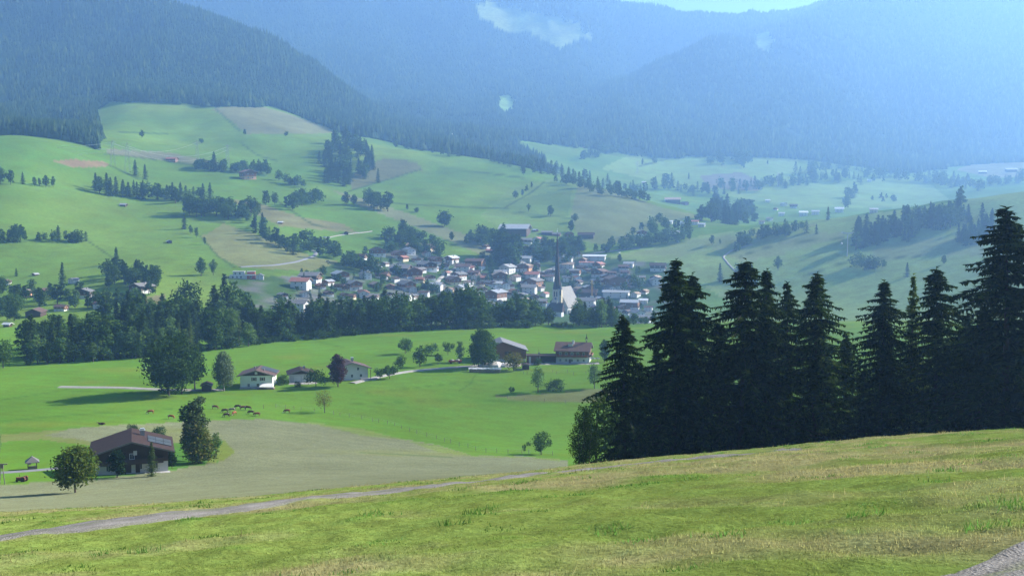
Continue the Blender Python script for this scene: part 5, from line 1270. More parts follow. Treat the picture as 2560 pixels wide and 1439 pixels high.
V_ = [
 (774, 706, 56, 'dark', 'grey', 's', 'large dark house with grey roof left of the white-roofed chalet'),
 (849, 700, 54, 'chalet', 'pale', 'r', 'chalet with shining pale roof directly below the mown slope'),
 (750, 722, 54, 'white', 'red', 's', 'white house with red hipped-looking roof under the large dark house'),
 (912, 698, 40, 'white', 'grey', 'r', 'grey-roofed white house right of the shining pale roof'),
 (956, 697, 40, 'chalet', 'brown', 's', 'brown-roofed chalet beside the grey-roofed white house'),
 (880, 725, 58, 'chalet', 'grey', 'r', 'wide chalet with mottled grey roof below the shining pale roof'),
 (938, 719, 40, 'brownbarn', 'tan', 'r', 'timber house with tan roof below the brown-roofed chalet'),
 (1036, 697, 46, 'cream', 'brown', 'f', 'gabled house with brown roof in the village middle left'),
 (1000, 688, 56, 'dark', 'grey', 's', 'long low grey roof left of the gabled brown one'),
 (942, 641, 50, 'chalet', 'dark', 'r', 'dark-roofed chalet topmost beside the long hedge'),
 (996, 646, 46, 'chalet', 'brown', 'r', 'chalet with red-brown roof and bright balcony below the green slope'),
 (1022, 637, 40, 'white', 'pale', 'r', 'pale grey roof right of the bright balcony'),
 (1034, 627, 40, 'cream', 'tan', 's', 'tan roof touching the green slope'),
 (1072, 628, 36, 'cream', 'brown', 'l', 'white-gabled chalet highest under the leafy grove'),
 (900, 650, 34, 'dark', 'dark', 's', 'boxy dark house left of the dark-roofed chalet'),
 (1088, 660, 44, 'chalet', 'brown', 'r', 'red-brown roof below the white-gabled chalet'),
 (1128, 657, 42, 'chalet', 'white', 'l', 'house with bright white roof at the upper street end'),
 (1066, 677, 58, 'dark', 'grey', 'r', 'wide dark grey roof in the middle of the upper village'),
 (1158, 682, 42, 'white', 'brown', 's', 'brown roof beside the side street'),
 (1146, 699, 46, 'chalet', 'grey', 'l', 'grey roof below the side street'),
 (1133, 712, 46, 'cream', 'brown', 'r', 'brown-roofed house with sunlit gable below the side street'),
 (1089, 726, 40, 'white', 'pale', 's', 'light grey roof right of the small green garden'),
 (1015, 725, 56, 'chalet', 'grey', 'r', 'broad grey chalet above the belt trees'),
 (975, 722, 26, 'brownbarn', 'red', 'f', 'small reddish house left of the broad grey chalet'),
 (1152, 730, 38, 'white', 'pale', 'l', 'pale roof with skylights beside the parking yard'),
 (1014, 750, 34, 'white', 'grey', 's', 'flat-looking grey roof just behind the belt'),
 (743, 778, 56, 'white', 'grey', 's', 'light grey roof half hidden in the belt trees'),
 (690, 780, 30, 'chalet', 'tan', 'f', 'small brown-roofed house hidden in the belt'),
 (648, 699, 26, 'white', 'grey', 'f', 'low white house at the left end of the mown slope'),
 (1188, 672, 54, 'inn', 'brown', 's', 'wide brown roof above the big pointed conifer'),
 (1170, 683, 36, 'white', 'red', 's', 'dark red roof left of the big pointed conifer'),
 (1268, 683, 48, 'white', 'pale', 'l', 'pale flat-pitched roof right of the big pointed conifer'),
 (1252, 694, 38, 'white', 'pale', 's', 'second pale roof below the first right of the pointed conifer'),
 (1250, 705, 44, 'cream', 'tan', 'f', 'tan roof with ochre gable below the two pale roofs'),
 (1298, 668, 36, 'dark', 'grey', 'l', 'small grey roof left of the main street'),
 (1316, 657, 34, 'white', 'pale', 's', 'bluish pale roof at the top of the main street'),
 (1326, 638, 52, 'inn', 'grey', 'l', 'large grey-roofed inn with sunlit balconies at the street head'),
 (1302, 678, 34, 'chalet', 'grey', 'f', 'grey chalet beside the main street bend'),
 (1320, 676, 34, 'ochre', 'tan', 'l', 'tan gabled house facing the main street'),
 (1332, 700, 42, 'white', 'red', 's', 'low red roof between street and parking lot'),
 (1334, 722, 56, 'ochre', 'grey', 'l', 'grey-roofed inn with orange gable beside the church tower'),
 (1324, 733, 44, 'white', 'grey', 's', 'grey roof joined below the orange gable'),
 (1240, 752, 60, 'inn', 'pale', 'l', 'large pale roof with many chimneys left of the church'),
 (1312, 762, 36, 'cream', 'tan', 'l', 'cream-edged roof left of the church tower foot'),
 (1222, 775, 36, 'white', 'grey', 'f', 'dark grey roof behind the belt trees'),
 (1260, 776, 46, 'white', 'grey', 'r', 'slate grey roof behind the round trees'),
 (1352, 764, 36, 'chalet', 'grey', 's', 'low roof squeezed left of the tower foot'),
 (1337, 748, 26, 'brownbarn', 'brown', 'f', 'small brown roof left of the tower'),
 (1362, 742, 26, 'white', 'red', 'l', 'small reddish house touching the tower outline'),
 (1487, 652, 60, 'long', 'white', 's', 'long pale shed roof at the village edge'),
 (1467, 664, 40, 'long', 'red', 's', 'long red roof in front of the long pale shed'),
 (1420, 657, 30, 'white', 'pale', 's', 'pale roof right of the spire'),
 (1438, 688, 32, 'inn', 'grey', 's', 'white three-storey house with balconies right of the spire'),
 (1407, 682, 22, 'white', 'dark', 'f', 'narrow dark-roofed house just right of the spire'),
 (1497, 670, 36, 'chalet', 'red', 'l', 'red-brown roof behind the big dark chalet'),
 (1500, 692, 48, 'dark', 'brown', 'l', 'big dark chalet with white barge boards'),
 (1538, 722, 56, 'inn', 'brown', 'f', 'brown hotel with broad rounded gable'),
 (1542, 744, 72, 'long', 'pale', 's', 'long hall with pale roof before the brown hotel'),
 (1466, 744, 62, 'barn', 'dark', 's', 'dark timber hall beside the yellow crane'),
 (1470, 768, 48, 'white', 'grey', 's', 'grey roof with clock gable right of the church'),
 (1576, 775, 54, 'inn', 'pale', 's', 'pale-roofed white block near the spruce tips'),
 (1609, 760, 26, 'white', 'white', 's', 'white flat roof beside the pale-roofed block'),
 (1520, 788, 40, 'white', 'red', 's', 'red roof before the long hall'),
 (1594, 795, 44, 'white', 'grey', 'r', 'grey gabled house below the pale-roofed block'),
 (1590, 744, 30, 'white', 'tan', 'l', 'tan-roofed house right of the long hall'),
 (1560, 676, 30, 'dark', 'brown', 's', 'brown roof among trees right of the red roofs'),
 (1563, 688, 26, 'chalet', 'brown', 's', 'second brown roof among trees right of the red roofs'),
 (1646, 678, 46, 'dark', 'dark', 's', 'dark house by the spruce top at the village edge'),
 (1543, 800, 22, 'white', 'white', 's', 'small white roof behind the belt end'),
 (1611, 806, 42, 'dark', 'grey', 's', 'dark grey roof behind the first spruce'),
 (1492, 801, 30, 'white', 'tan', 'f', 'white-gabled house behind the belt end'),
 (1215, 622, 24, 'chalet', 'brown', 'l', 'chalet with white gable left of the dark grove'),
 (1228, 632, 28, 'brownbarn', 'red', 's', 'low reddish house below the white-gabled chalet'),
 (1296, 614, 14, 'chalet', 'red', 'f', 'little red gable right of the dark grove'),
 (1316, 610, 32, 'dark', 'grey', 's', 'grey roof below the big hall'),
 (1386, 632, 40, 'dark', 'grey', 's', 'grey roof among the trees left of the spire tip'),
 (1394, 644, 30, 'chalet', 'grey', 'r', 'grey chalet behind the spire'),
 (1466, 596, 44, 'barn', 'dark', 's', 'large dark barn on the pale field'),
 (1424, 590, 24, 'brownbarn', 'dark', 'f', 'small dark barn under the oval tree'),
 (1368, 587, 30, 'barn', 'grey', 's', 'grey barn right of the big hall'),
 (1391, 590, 24, 'brownbarn', 'grey', 's', 'low brown barn between the other barns'),
 (1338, 579, 18, 'brownbarn', 'white', 'r', 'small white-roofed shed at the corner of the big hall'),
 (1288, 588, 84, 'barn', 'pale', 's', 'big dark hall with pale roof on the green slope above the village'),
 (1170, 715, 30, 'white', 'brown', 'l', 'brown roof before the pointed conifer'),
 (1185, 745, 34, 'white', 'grey', 's', 'grey roof in the gap of the belt'),
 (1205, 730, 30, 'chalet', 'brown', 'r', 'brown chalet under the pointed conifer'),
 (1285, 735, 30, 'chalet', 'red', 'r', 'red-roofed chalet between the inns'),
 (1105, 745, 30, 'chalet', 'grey', 'r', 'grey chalet near the parking yard'),
 (1060, 742, 30, 'white', 'brown', 's', 'brown roof just above the belt'),
 (985, 706, 30, 'white', 'dark', 'l', 'dark roof under the long grey one'),
 (1040, 655, 28, 'chalet', 'grey', 'r', 'small grey chalet between red-brown roofs'),
 (1115, 690, 26, 'white', 'red', 'l', 'small red-roofed house above the side street'),
 (1283, 655, 26, 'chalet', 'brown', 'r', 'brown chalet at the foot of the dark grove'),
 (1420, 705, 30, 'white', 'grey', 's', 'grey roof behind the nave'),
 (1445, 712, 30, 'dark', 'brown', 'l', 'dark chalet behind the nave roof'),
 (1400, 655, 18, 'white', 'tan', 'f', 'tan-roofed house behind the spire'),
]
for v in V_: vh(*v)
RN = {'grey': 'grey', 'pale': 'pale grey', 'brown': 'brown', 'red': 'reddish', 'tan': 'tan', 'dark': 'dark'}
USED = set()
def more_roofs(n):
    poly = [(700, 740), (780, 715), (900, 655), (1040, 630), (1120, 660), (1160, 690), (1280, 655), (1330, 615), (1410, 625), (1470, 650), (1640, 680), (1650, 790), (1480, 790), (1440, 740), (1380, 700), (1340, 770), (1200, 770), (950, 755), (720, 775)]
    out = []; q = [(a, b) for a, b, c in PLACED]
    for k in range(6000):
        x, y = random.uniform(690, 1650), random.uniform(615, 790)
        if inpoly(x, y, poly) and min(abs(x - a) + 2.2 * abs(y - b) for a, b in q) > 19:
            out.append((x, y)); q.append((x, y))
        if len(out) >= n: break
    return out
for px, py in [(760, 742), (800, 722), (820, 740), (860, 744), (905, 737), (925, 752), (968, 742), (705, 745), (1120, 735), (1192, 700), (1210, 692), (1225, 715), (1200, 760), (1275, 720), (1288, 702), (1300, 747), (1282, 765), (1310, 717), (1350, 727), (1375, 702), (1450, 730), (1430, 737), (1455, 677), (1475, 682), (1515, 702), (1530, 690), (1580, 717), (1612, 735), (1560, 760), (1515, 767), (1540, 777), (1622, 777), (1640, 702), (1602, 702), (1572, 702), (1050, 706), (1075, 700), (962, 665), (935, 668), (1000, 667), (1110, 672), (1345, 606), (1362, 611), (1410, 616), (1260, 722), (1240, 730), (1180, 730), (1440, 755), (1490, 775), (1590, 765)] + more_roofs(60):
    rf_ = random.choice(('grey', 'grey', 'pale', 'brown', 'brown', 'red', 'tan', 'dark')); kd = random.choice(('chalet', 'white', 'cream', 'dark', 'chalet', 'white'))
    for d, qx, qy, w_ in sorted((math.hypot(px - a, 2 * (py - b)), a, b, c) for a, b, c in PLACED[:len(V_)]):
        rel = ('left of' if px < qx else 'right of') if abs(px - qx) > 2 * abs(py - qy) else ('just above' if py < qy else 'just below')
        lab = f'{RN[rf_]} roof {rel} the {w_}'
        if (rel, w_) not in USED and len(lab.split()) <= 16: break
    USED.add((rel, w_))
    vh(px, py, random.uniform(22, 34), kd, rf_, random.choice('frlsr'), lab)
H_ = [
 (617, 448, 52, 'ochre', 'red', 'r', 'red-roofed hill farm with white and orange front', 'farmhouse'),
 (428, 404, 30, 'brownbarn', 'red', 's', 'long reddish barn on the upper left slope', 'barn'),
 (306, 517, 20, 'hut', 'pale', 's', 'hay hut alone in the middle of the left pasture', 'hut'),
 (420, 609, 22, 'hut', 'pale', 'r', 'hay hut with a tree behind it on the left pasture', 'hut'),
 (864, 587, 17, 'hut', 'brown', 'f', 'little dark house with white base at the hut lane', 'hut'),
 (630, 567, 14, 'hut', 'tan', 'f', 'pale hut behind the hedgerow', 'hut'),
 (700, 560, 16, 'hut', 'white', 's', 'white-roofed hut on the scrubby slope', 'hut'),
 (85, 690, 18, 'hut', 'pale', 'l', 'field hut above the brown houses at left', 'hut'),
 (113, 738, 44, 'dark', 'brown', 'l', 'brown house nearest the double conifer at left', 'house'),
 (205, 746, 48, 'dark', 'grey', 'f', 'timber house with grey roof and white base at left', 'house'),
 (350, 733, 62, 'dark', 'grey', 'l', 'white house with large grey roof below the dark cluster', 'house'),
 (85, 792, 48, 'barn', 'brown', 'f', 'dark gabled barn behind the left meadow wood', 'barn'),
 (14, 818, 26, 'hut', 'white', 's', 'white-roofed shed at the left picture edge', 'shed'),
 (12, 712, 26, 'dark', 'brown', 'f', 'brown house cut by the left picture edge', 'house'), (62, 742, 30, 'ochre', 'tan', 'f', 'small orange-walled house among the left gardens', 'house'), (150, 778, 34, 'chalet', 'brown', 's', 'brown-roofed chalet low among the left gardens', 'house'), (182, 708, 26, 'white', 'grey', 'l', 'little grey-roofed house above the timber one at left', 'house'), (248, 772, 36, 'white', 'brown', 's', 'white house with brown roof behind the left meadow wood', 'house'), (300, 752, 30, 'chalet', 'grey', 'r', 'grey-roofed chalet left of the big grey-roofed white house', 'house'), (30, 772, 30, 'dark', 'red', 's', 'red-roofed house at the left edge gardens', 'house'),
 (1683, 508, 42, 'barn', 'tan', 's', 'long barn with dull red roof on the far brow', 'barn'),
 (1712, 512, 22, 'brownbarn', 'dark', 'r', 'small barn beside the dull red one on the far brow', 'barn'),
 (1570, 380, 12, 'hut', 'tan', 's', 'tiny hut on the far pasture hedge', 'hut'),
 (1461, 371, 11, 'hut', 'brown', 's', 'tiny hut high on the far pasture', 'hut'),
 (1130, 347, 26, 'white', 'white', 's', 'bright white farm in the wooded valley', 'farmhouse'),
 (1610, 459, 12, 'chalet', 'white', 's', 'house with glaring white roof behind the brow trees', 'house'),
 (2175, 455, 14, 'white', 'white', 's', 'bright roof on the far right pasture', 'house'),
 (2458, 434, 22, 'barn', 'white', 's', 'barn with dazzling roof on the far pale field', 'barn'),  # sun glare on pale metal is put into the white roof colour
 (2530, 430, 30, 'barn', 'pale', 's', 'pale-roofed barn at the right edge of the far field', 'barn'),
 (2186, 532, 24, 'white', 'pale', 's', 'pale house on the far ridge', 'house'),
 (2100, 531, 26, 'white', 'white', 's', 'white-roofed shed behind the right ridge', 'shed'),
]
for px, py, w, k, r, t, lab, cat in H_: vh(px, py, w, k, r, t, lab, None, cat, 600)
FAR = [(1675, 560, 18, 'white', 'white', 's', 'white roof leftmost in the hazy hamlet'), (1702, 563, 20, 'white', 'white', 'r', 'white roof second in the hazy hamlet'), (1738, 562, 24, 'white', 'red', 's', 'reddish long house in the hazy hamlet'), (1755, 568, 22, 'white', 'pale', 's', 'pale long house in the hazy hamlet'),
 (1690, 590, 26, 'white', 'pale', 's', 'low pale house below the hazy hamlet'), (1605, 590, 26, 'chalet', 'grey', 'f', 'villa with grey roof among the hamlet trees'), (1780, 520, 18, 'chalet', 'brown', 's', 'house before the hazy wood'), (1920, 506, 14, 'white', 'white', 's', 'glaring white house above the far hamlet'),
 (1960, 515, 18, 'white', 'pale', 'r', 'pale house uppermost in the far hamlet'), (1985, 520, 22, 'dark', 'dark', 's', 'dark house in the far hamlet'), (1955, 540, 18, 'white', 'pale', 's', 'pale house in the middle of the far hamlet'), (2010, 540, 24, 'white', 'white', 's', 'white long roof in the far hamlet'),
 (1925, 552, 18, 'white', 'tan', 'r', 'tan house lowest in the far hamlet'), (1940, 526, 16, 'chalet', 'brown', 'l', 'brown house left in the far hamlet'), (2040, 537, 22, 'white', 'pale', 's', 'pale house at the right end of the far hamlet'), (1905, 560, 18, 'white', 'grey', 's', 'grey house at the ridge edge of the far hamlet')]
for px, py, w, k, r, t, lab in FAR: vh(px, py, w, k, r, t, lab, 'houses of the far hamlets', 'house', 1480 if px > 1760 else 1250)
# modern white house with terraces
p = hit(603, 697, 640); k = p[1] / FPX
mh = thing('modern_house', 'white modern house with stacked terraces left of the mown slope', 'house', (p[0], p[1] + 5, p[2]), R(10))
m = MB(); m.box(-11 * 1, 4, -5, 5, -4, 3.2); m.box(-8, 2, -4, 5, 3.2, 6.2); m.obj('wall', WHITE, mh)
m = MB(); m.box(4.0, 11, -4, 5, -4, 6.0); m.obj('red_wall', solid('red_plaster', (.35, .08, .06), .8), mh)
m = MB(); m.box(-8.4, 2.4, -4.4, 5.4, 6.2, 6.5); m.box(3.8, 11.4, -4.6, 5.4, 6.0, 6.3); m.obj('roof', ROOFS['pale'], mh)
m = MB(); m.box(3, 12, -7, -5.02, 2.9, 3.1); m.box(3, 12, -7, -6.9, 3.1, 4.0); m.obj('terrace', FRAME, mh)
for i in range(3): link('window', WINDOW, mh, (-8 + 3.5 * i, -5.0, 1.5), 0, 1.5)
for i in range(2): link('window', WINDOW, mh, (-6 + 4 * i, -4.0, 4.7), 0, 1.4)
link('window', WINDOW, mh, (7.5, -4.0, 1.6), 0, 1.6)
# ------------------------------------------------------------------ small things
# yellow crane beside the hall
p = hit(1480, 748, 800)
cr = thing('tower_crane', 'yellow crane mast standing beside the dark timber hall', 'crane', p, R(10))
YEL = solid('yellow_paint', (.65, .36, .04), .5)
m = MB()
for sx in (-.7, .7):
    for sy in (-.7, .7): m.bar((sx, sy, 1.5), (sx, sy, 19), .13, n=4)
for i in range(11):
    z = 1.6 + 1.55 * i
    for sy in (-.7, .7): m.bar((-.7, sy, z), (.7, sy, z + 1.5), .09, n=4)
    for sx in (-.7, .7): m.bar((sx, -.7, z + 1.5), (sx, .7, z), .09, n=4)
m.obj('mast', YEL, cr)
m = MB(); m.box(-1.8, 1.8, -1.8, 1.8, -1, 3.4); m.obj('base_block', WHITE, cr)
m = MB(); m.box(-1.0, 1.0, -1.0, 1.0, 19, 20.5); m.obj('cab', YEL, cr)
# power pylons, cables
def pylon(p, H, label):
    o = thing('power_pylon', label, 'pylon', p, R(35), 'lattice power pylons')
    m = MB(); b, t = H * .09, H * .02
    for sx in (-1, 1):
        for sy in (-1, 1): m.bar((sx * b, sy * b, 0), (sx * t, sy * t, H), .16, .1, n=4)
    for i in range(7):
        z0, z1 = H * i / 7, H * (i + 1) / 7; w0 = b + (t - b) * i / 7; w1 = b + (t - b) * (i + 1) / 7
        for s in (-1, 1):
            m.bar((-w0, s * w0, z0), (w1, s * w1, z1), .08, n=3); m.bar((s * w0, w0, z0), (s * w1, -w1, z1), .08, n=3)
    m.obj('lattice', METAL, o)
    for z, w in ((.74, .2), (.84, .26), (.94, .16)):
        m = MB(); m.bar((-H * w, 0, H * z), (H * w, 0, H * z), .15, n=4); m.bar((-H * w, 0, H * z), (0, 0, H * (z + .05)), .08, n=3); m.bar((H * w, 0, H * z), (0, 0, H * (z + .05)), .08, n=3); m.obj('crossarm', METAL, o)
    return o
PY = []
for px, py, hpx, lab in [(282, 418, 66, 'faint lattice pylon left of the pair of pointed conifers'), (319, 434, 76, 'second faint lattice pylon, directly above the pair of pointed conifers'), (493, 396, 44, 'faint lattice pylon on the far meadow of the left hill'), (569, 416, 54, 'faint lattice pylon beside the hill farm grove'), (1593, 438, 34, 'faint lattice pylon on the far pasture'), (1944, 468, 38, 'faint lattice pylon above the dull red field')]:
    p = hit(px, py, 1000); h = hpx * p[1] / FPX; PY.append((p, h)); pylon(p, h, lab)
def cable(a, b, sag, label, r=.13):
    a = Vector(a); b = Vector(b); m = MB(); prev = a
    for i in range(1, 25):
        t = i / 24; c = a.lerp(b, t) - Vector((0, 0, sag * 4 * t * (1 - t))); m.bar(prev, c, r, n=3, cap=False); prev = c
    tag(m.obj('power_cable', GALV), label, 'power cable', 'cables of the power line')
(p0, h0), (p1, h1), (p2, h2), (p3, h3) = PY[:4]
L0 = at(-420, 1500)
zc = lambda y: float(ray(0, y)[1])
cable((L0[0], L0[1], zc(372) * L0[1]), (p0[0], p0[1], p0[2] + h0 * .9), 8, 'upper bright cable in front of the dark forest edge')
cable((L0[0], L0[1], zc(374) * L0[1] + 1.5), (p0[0] + 3, p0[1], p0[2] + h0 * .92), 8, 'cable close above the upper bright one at the forest edge')
cable((L0[0], L0[1], zc(394) * L0[1]), (p1[0], p1[1], p1[2] + h1 * .75), 8, 'lower bright cable in front of the dark forest edge')
cable((L0[0], L0[1], zc(390) * L0[1]), (p0[0], p0[1], p0[2] + h0 * .74), 9, 'middle cable in front of the dark forest edge')
cable((p0[0], p0[1], p0[2] + h0 * .9), (p2[0], p2[1], p2[2] + h2 * .9), 14, 'upper cable sagging across the left hill meadow')
cable((p1[0], p1[1], p1[2] + h1 * .9), (p3[0], p3[1], p3[2] + h3 * .9), 16, 'lower cable sagging across the left hill meadow')
cable((p1[0], p1[1], p1[2] + h1 * .75), (p3[0], p3[1], p3[2] + h3 * .75), 17, 'lowest cable sagging across the left hill meadow')
# cable-car support
p = hit(2118, 640, 700); h = 58 * p[1] / FPX
o = thing('cable_car_support', 'tall cable car support on the right slope', 'cable car support', p, R(20))
m = MB(); m.bar((0, 0, -1), (0, 0, h), .75, .45, 8); m.obj('mast', METAL, o)
m = MB(); m.box(-6.5, 6.5, -.4, .4, h - 1.0, h); m.obj('crossbeam', METAL, o)
for s in (-1, 1):
    m = MB(); m.box(s * 6.2 - .4, s * 6.2 + .4, -3, 3, h, h + .7); m.obj('roller_set', METAL, o)
p2_ = hit(2098, 640, 700); zz = float(ray(2098, 607)[1]) * (p[1] - 12)
g_ = thing('gondola', 'little cable car cabin hanging beside its support on the right slope', 'gondola', (p[0] - 10.5, p[1] - 12, zz - 1))
m = MB(); m.lathe([(.6, -.9), (1.1, -.5), (1.15, .6), (.7, 1.1)], 10); m.obj('cabin', METAL, g_)
m = MB(); m.bar((0, 0, 1.1), (0, 0, 3.6), .08); m.obj('hanger', METAL, g_)
# well hut, farm machine, trestle post by the yard road
p = hit(81, 1172, 150)
wh = thing('well_hut', 'little open well hut with pyramid roof beside the yard road', 'hut', p, R(25), None, 1.05)
m = MB(); m.add([(-1.5, -1.5, 1.75), (1.5, -1.5, 1.75), (1.5, 1.5, 1.75), (-1.5, 1.5, 1.75), (0, -.35, 2.95), (0, .35, 2.95), (-1.5, -1.5, 1.63), (1.5, -1.5, 1.63), (1.5, 1.5, 1.63), (-1.5, 1.5, 1.63)], [(0, 1, 4), (1, 2, 5, 4), (2, 3, 5), (3, 0, 4, 5), (6, 9, 8, 7), (0, 6, 7, 1), (1, 7, 8, 2), (2, 8, 9, 3), (3, 9, 6, 0)]); m.obj('roof', ROOFS['grey'], wh)
for sx in (-.9, .9):
    for sy in (-.9, .9):
        m = MB(); m.box(sx - .08, sx + .08, sy - .08, sy + .08, -.2, 1.8); m.obj('post', WOOD, wh)
m = MB(); m.box(-1, 1, -1, -.85, -.2, .85); m.box(-1, -.85, -.85, 1, -.2, .85); m.box(.85, 1, -.85, 1, -.2, .85); m.obj('parapet', GREYT, wh)
m = MB(); m.box(-.95, -.2, .8, .9, .85, 1.7); m.obj('back_board', FRAME, wh)
m = MB(); m.lathe([(.45, 0), (.5, .6), (.4, .6)], 10, c=(.1, .1)); m.obj('well_ring', STONE, wh)
p = hit(55, 1203, 150)
fm = thing('old_tractor', 'rusty red old tractor parked on the lawn below the yard road', 'tractor', p, R(-8), None, .9)
RED = solid('rusty_red', (.16, .045, .03), .7, .35, 3.0)
m = MB(); m.box(-1.3, .2, -.28, .28, .55, 1.0); m.box(-1.35, -1.28, -.3, .3, .5, 1.05); m.box(.1, .9, -.35, .35, .5, .8); m.obj('body', RED, fm)
for s in (-1, 1):
    m = MB(); m.bar((.6, s * .5, .6), (.6, s * .75, .6), .62, n=14); m.bar((.6, s * .76, .6), (.6, s * .78, .6), .3, n=10); m.obj('rear_wheel', DARKT, fm)
    m = MB(); m.bar((-1.0, s * .45, .32), (-1.0, s * .6, .32), .33, n=12); m.obj('front_wheel', DARKT, fm)
    m = MB(); m.prism([(.0, 1.15), (.2, 1.32), (.9, 1.32), (1.2, 1.1), (1.15, 1.05), (.9, 1.24), (.25, 1.24)], s * .62 - .16, s * .62 + .16); m.obj('mudguard', RED, fm)
m = MB(); m.box(.45, .85, -.22, .22, 1.0, 1.08); m.box(.8, .87, -.22, .22, 1.08, 1.4); m.obj('seat', DARKT, fm)
m = MB(); m.bar((.0, 0, 1.0), (.25, 0, 1.3), .03); m.bar((.25, -.2, 1.3), (.25, .2, 1.3), .025); m.obj('steering_wheel', DARKT, fm)
m = MB(); m.bar((-.7, .12, 1.0), (-.7, .12, 1.75), .045); m.obj('exhaust', DARKT, fm)
p = hit(6, 1211, 150)
tr = thing('trestle_post', 'wooden trestle post with crossbeam at the left picture edge', 'post', p, R(4))
m = MB(); m.bar((-.55, 0, -.2), (-.1, 0, 4.3), .1); m.obj('leg', GREYT, tr)
m = MB(); m.bar((.55, 0, -.2), (.1, 0, 4.3), .1); m.obj('leg', GREYT, tr)
m = MB(); m.box(-1.2, 1.2, -.12, .12, 4.3, 4.48); m.obj('crossbeam', GREYT, tr)
m = MB(); m.box(-.35, .35, -.1, .1, 3.5, 4.28); m.obj('brace_board', GREYT, tr)
# fences: each post a part, thin wires between
def fence(label, pts, hm, wires=True, ymin=200):
    P = [hit(x, y, ymin) for x, y in pts]
    o = thing('pasture_fence', label, 'fence', P[0])
    pm = MB(); pm.bar((0, 0, -.3), (.02, 0, hm), .085, .07, 6); me = pm.mesh('post', GREYT)
    for q in P:
        k = link('post', me, o, (q[0] - P[0][0], q[1] - P[0][1], q[2] - P[0][2]), random.random() * 6); k.scale = (1, 1, random.uniform(.85, 1.15))
    if wires:
        m = MB()
        for a, b in zip(P[:-1], P[1:]):
            for z in (.55, .95): m.bar((a[0] - P[0][0], a[1] - P[0][1], a[2] - P[0][2] + z * hm), (b[0] - P[0][0], b[1] - P[0][1], b[2] - P[0][2] + z * hm), .012, n=3, cap=False)
        m.obj('wires', METAL, o)
fence('long fence of grey posts running down between meadow and stubble field', [(659, 1021), (690, 1020), (714, 1021), (735, 1023), (753, 1026), (786, 1028), (834, 1037), (850, 1040), (873, 1044), (904, 1048), (931, 1054), (947, 1057), (969, 1060), (987, 1065), (1004, 1072), (1024, 1079), (1042, 1084), (1067, 1091), (1091, 1098), (1111, 1104), (1126, 1108), (1148, 1115), (1170, 1119), (1189, 1126), (1215, 1131), (1242, 1131), (1270, 1132), (1305, 1133), (1322, 1134), (1350, 1137), (1381, 1139)], 1.35)
fence('fence of low posts in front of the farmhouse', [(1138, 928), (1200, 936), (1309, 935), (1318, 936), (1350, 933), (1382, 932), (1391, 936), (1418, 932), (1434, 938), (1465, 935), (1500, 934)], 1.5, ymin=350)
fence('short fence along the damp hollow', [(1240, 993), (1269, 997), (1311, 1001), (1361, 1005), (1413, 1008), (1450, 1008)], 1.4, ymin=350)
fence('picket fence beside the rust-tinged fruit tree', [(1286 + 2.4 * k, 927 - .1 * k) for k in range(9)], 1.2, True, 350)
